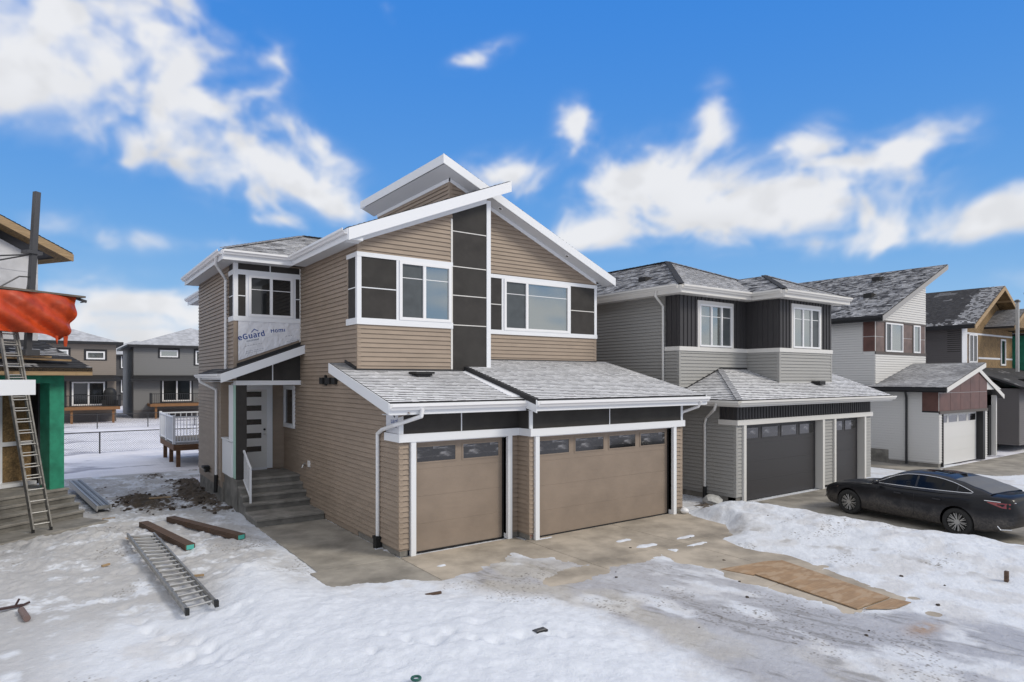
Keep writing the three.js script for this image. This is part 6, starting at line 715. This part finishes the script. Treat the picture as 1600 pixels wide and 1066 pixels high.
// ================================================================ behind: fences, deck, neighbours
function fence(label, z, x0, x1, h, gap, off) {
  const F = thing('chain_link_fence', label, 'fence', V(x0, 0, z), 'chain link fences behind the yards'); for (let x = x0 + off; x <= x1; x += gap) part('post', pipe([V(x, -0.1, z), V(x, h + 0.02, z)], 0.035, 8), M.wire, F); part('top_rail', pipe([V(x0, h, z), V(x1, h, z)], 0.025, 8), M.wire, F);
  const gs = []; for (let x = x0 - h; x < x1; x += 0.11) for (const s of [1, -1]) { const a = s > 0 ? [x, 0.02] : [x + h, 0.02], b = s > 0 ? [x + h, h] : [x, h]; if (Math.min(a[0], b[0]) < x0 || Math.max(a[0], b[0]) > x1) continue; gs.push(bar(V(a[0], a[1], z), V(b[0], b[1], z), 0.006, 0.006)); } part('wire_mesh', gs, M.wire, F, true);
}
fence('black chain link fence closest to the white railed deck', -39.4, -8, 14, 1.05, 3.0, 0.84 + 0.02); fence('black chain link fence closest to the far houses', -58.5, -10, 18, 1.05, 3.4, 2.4);
{ const D = thing('deck', 'raised wooden deck with white railing behind the tan house', 'deck', V(6, 0, -33)); for (const [x, z] of [[4.4, -31.5], [4.4, -33.6], [4.4, -35.6], [7, -31.5]]) part('post', bx(x - 0.08, x + 0.08, -0.2, 0.75, z - 0.08, z + 0.08), M.treated, D); part('frame', [bx(4.2, 9, 0.66, 0.93, -31.44, -31.38), bx(4.2, 4.26, 0.66, 0.93, -35.8, -31.44), bx(4.26, 9, 0.66, 0.9, -35.8, -35.7)], M.treated, D); for (let z = -35.8; z < -31.45; z += 0.145) part('deck_board', bx(4.18, 9, 0.932, 0.962, z, z + 0.138), M.greyWood, D);
  const rail = part('railing', [bx(4.2, 9, 2.1, 2.16, -31.46, -31.4), bx(4.2, 9, 1.03, 1.07, -31.45, -31.41), bx(4.2, 4.26, 2.1, 2.16, -35.8, -31.46), bx(4.21, 4.25, 1.03, 1.07, -35.8, -31.46), bx(4.26, 9, 2.1, 2.16, -35.8, -35.74)], M.white, D); for (const [x, z] of [[4.22, -31.43], [4.22, -33.6], [4.22, -35.77], [5.9, -31.43], [7.6, -31.43], [6.2, -35.77]]) part('rail_post', bx(x - 0.055, x + 0.055, 0.96, 2.22, z - 0.055, z + 0.055), M.white, rail); for (let x = 4.36; x < 9; x += 0.125) part('baluster', bx(x - 0.012, x + 0.012, 1.07, 2.1, -31.44, -31.416), M.white, rail); for (let z = -35.7; z < -31.5; z += 0.125) part('baluster', bx(4.216, 4.24, 1.07, 2.1, z - 0.012, z + 0.012), M.white, rail); for (let x = 4.36; x < 9; x += 0.25) part('baluster', bx(x - 0.012, x + 0.012, 1.07, 2.1, -35.784, -35.76), M.white, rail); part('wall_piece', bx(5.4, 9, 0, 3.2, -31.3, -28.5), M.tanCore, D); }
function backHouse(label, x0, x1, z, m, front) {
  const H = thing('house', label, 'house', V((x0 + x1) / 2, 0, z - 5)), F = FRONT(z), c = [], xm = (x0 + x1) / 2, dz = 12, s = 0.36, hx = (x1 - x0) / 2 + 0.5, rp = Math.min(hx, dz / 2 + 0.5); part('wall', bx(x0, x1, 0, 7, z - dz, z), m, H); siding(c, F, 0.6, 6.9, box4(x0, x1), front.map(q => [q[0] - 0.16, q[1] + 0.16, q[2] - 0.1, q[3] + 0.18]), 0.2, 0.02, 0.002); siding(c, LEFT(x0), 0.6, 6.9, box4(z - dz, z), [], 0.2, 0.02, 0.002); siding(c, RIGHT(x1), 0.6, 6.9, box4(-z, -z + dz), [], 0.2, 0.02, 0.002); part('siding', c.map(q => q.g), m, H, true);
  const e = 0.5, y = 7, a = [V(x0 - e, y, z + e), V(x1 + e, y, z + e), V(x1 + e, y, z - dz - e), V(x0 - e, y, z - dz - e)], p = V(x0 - e + rp, y + s * rp, z + e - rp), q = V(x1 + e - rp, y + s * rp, z + e - rp), sn = () => 0.62; for (const [o, k] of [[[a[0], a[1], q, p], 1], [[a[3], a[0], p], 2], [[a[1], a[2], q], 3]]) part('roof', prism(o.length === 4 && q.x - p.x < 0.01 ? [o[0], o[1], p] : o, V(0, -0.08, 0)), M.roofSnow, H); for (const [i, j] of [[0, 1], [1, 2], [3, 0]]) part('fascia', bar(a[i].clone().setY(6.95), a[j].clone().setY(6.95), 0.1, 0.24), M.blackTrim, H); part('soffit', bx(x0 - e, x1 + e, 6.83, 6.85, z - dz, z + e), M.blackTrim, H);
  const hip = part('lower_roof', prism([V(x0 - 0.3, 3.75, z + 0.9), V(x1 + 0.3, 3.75, z + 0.9), V(x1, 4.1, z), V(x0, 4.1, z)], V(0, -0.2, 0)), M.blackTrim, H); part('foundation', bx(x0 - 0.02, x1 + 0.02, -0.1, 0.7, z - dz, z + 0.03), M.slateS, H);
  for (const [u0, u1, y0, y1, mull] of front) { trim(H, F, u0 - 0.16, u1 + 0.16, y1, y1 + 0.18, 0.05, M.blackTrim); trim(H, F, u0 - 0.16, u0, y0 - 0.1, y1, 0.05, M.blackTrim); trim(H, F, u1, u1 + 0.16, y0 - 0.1, y1, 0.05, M.blackTrim); trim(H, F, u0, u1, y0 - 0.1, y0, 0.05, M.blackTrim); windowUnit(H, F, u0, u1, y0, y1, { mull: mull ? [0.5] : [], panes: mull ? [M.glassDark] : [M.glass], f: 0.12, n0: 0.003, proud: 0.08 }); } return H;
}
M.roofSnow = mottled(lin(0.5, 0.51, 0.54), 0.85, 0.35, 0.5);
function backDeck(label, x0, x1, z, stair) {
  const D = thing('deck', label, 'deck', V((x0 + x1) / 2, 0, z + 1)); part('frame', bx(x0, x1, 1.1, 1.36, z + 0.06, z + 2.6), M.wood2, D); for (const x of [x0 + 0.5, x1 - 0.5]) part('post', bx(x - 0.09, x + 0.09, -0.1, 1.1, z + 2.2, z + 2.4), M.wood2, D); const r = part('railing', [bx(x0, x1, 2.3, 2.35, z + 2.54, z + 2.58), bx(x0, x1, 1.42, 1.46, z + 2.54, z + 2.58)], M.blackTrim, D); for (let x = x0; x <= x1; x += 0.16) part('baluster', bx(x, x + 0.03, 1.4, 2.32, z + 2.545, z + 2.575), M.blackTrim, r); for (const x of [x0 + 0.04, x1 - 0.04]) part('rail_post', bx(x - 0.1, x + 0.1, 1.36, 2.4, z + 2.45, z + 2.58), M.blackTrim, r);
  const d = stair < 0 ? -1 : 1, xs = stair < 0 ? x0 : x1; part('stair', [bar(V(xs, 1.25, z + 2.4), V(xs + d * 2.2, 0.1, z + 2.4), 0.06, 0.3), bar(V(xs, 1.25, z + 1.4), V(xs + d * 2.2, 0.1, z + 1.4), 0.06, 0.3), ...[0, 1, 2, 3, 4, 5].map(k => bx(xs + d * (0.2 + k * 0.36) - 0.14, xs + d * (0.2 + k * 0.36) + 0.14, 1.08 - k * 0.19, 1.12 - k * 0.19, z + 1.4, z + 2.4))], M.wood2, D); part('stair_rail', [bar(V(xs, 2.3, z + 2.4), V(xs + d * 2.2, 1.1, z + 2.4), 0.04, 0.05), ...[0.25, 0.5, 0.75, 1].map(k => bar(V(xs + d * 2.2 * k, 1.2 - 1.15 * k, z + 2.4), V(xs + d * 2.2 * k, 2.3 - 1.2 * k, z + 2.4), 0.03, 0.03))], M.blackTrim, D); return D;
}
M.wood2 = std(lin(0.36, 0.19, 0.085), 0.8, { map: woodTex(23, 0.6) });
const HB = -68; backHouse('taupe house with snowy hip roof behind the fences', -9, 4.45, HB, std(lin(0.24, 0.205, 0.175), 0.7), [[-0.6, 0.6, 1.7, 3.4, 0], [1.15, 3.6, 1.4, 3.5, 1], [0.2, 0.9, 5.6, 6.3, 0], [2.2, 3.6, 5.5, 6.2, 0]]); backDeck('wooden deck with black railing at the taupe house', 0.6, 4.6, HB, -1);
backHouse('grey house with snowy hip roof behind the fences', 6.15, 18, -71.8, std(lin(0.19, 0.19, 0.19), 0.7), [[8.6, 11.2, 1.5, 3.7, 1], [12.3, 14.3, 1.9, 3.6, 1], [8.4, 10, 5.9, 6.6, 0], [11.6, 13, 5.2, 6.6, 0]]); backDeck('wooden deck with black railing at the far grey house', 7.3, 12.2, -71.8, 1);
backHouse('dark far house with white banded windows between two others', 3.6, 16, -104, std(lin(0.07, 0.068, 0.07), 0.7), [[7.4, 9.4, 5.2, 7.0, 0], [7.4, 9.6, 1.8, 3.8, 1]]);
{ const B = thing('barbecue', 'covered black barbecue standing on the taupe house deck', 'barbecue', V(3.9, 1.36, HB + 1.6)); const g = new THREE.CapsuleGeometry(0.5, 0.9, 6, 14); g.translate(3.9, 2.05, HB + 1.6); part('cover', plain(g), M.black, B); part('skirt', bx(3.3, 4.5, 1.36, 1.9, HB + 1.2, HB + 2.0), M.black, B); }
{ // bare young shrub behind the deck
  const T = thing('bare_shrub', 'leafless young shrub behind the white railed deck', 'shrub', V(10.2, 0, -58)); const br = []; const grow = (p, d, l, r, k) => { const q = p.clone().addScaledVector(d, l); br.push(pipe([p, q], r, 5)); if (k) for (let i = 0; i < 3; i++) grow(p.clone().lerp(q, 0.6 + 0.4 * rnd()), d.clone().add(V((rnd() - 0.5) * 1.3, 0.25, (rnd() - 0.5) * 1.3)).normalize(), l * (0.55 + 0.3 * rnd()), r * 0.65, k - 1); }; grow(V(10.2, 0, -58), V(0, 1, 0), 0.9, 0.04, 4); part('branches', br, M.greyWood, T, true); part('stem', pipe([V(10.2, -0.05, -58), V(10.2, 0.9, -58)], 0.042, 7), M.greyWood, T); }
M.tailEnd = null; delete M.tailEnd;
renderer.render(scene, camera);
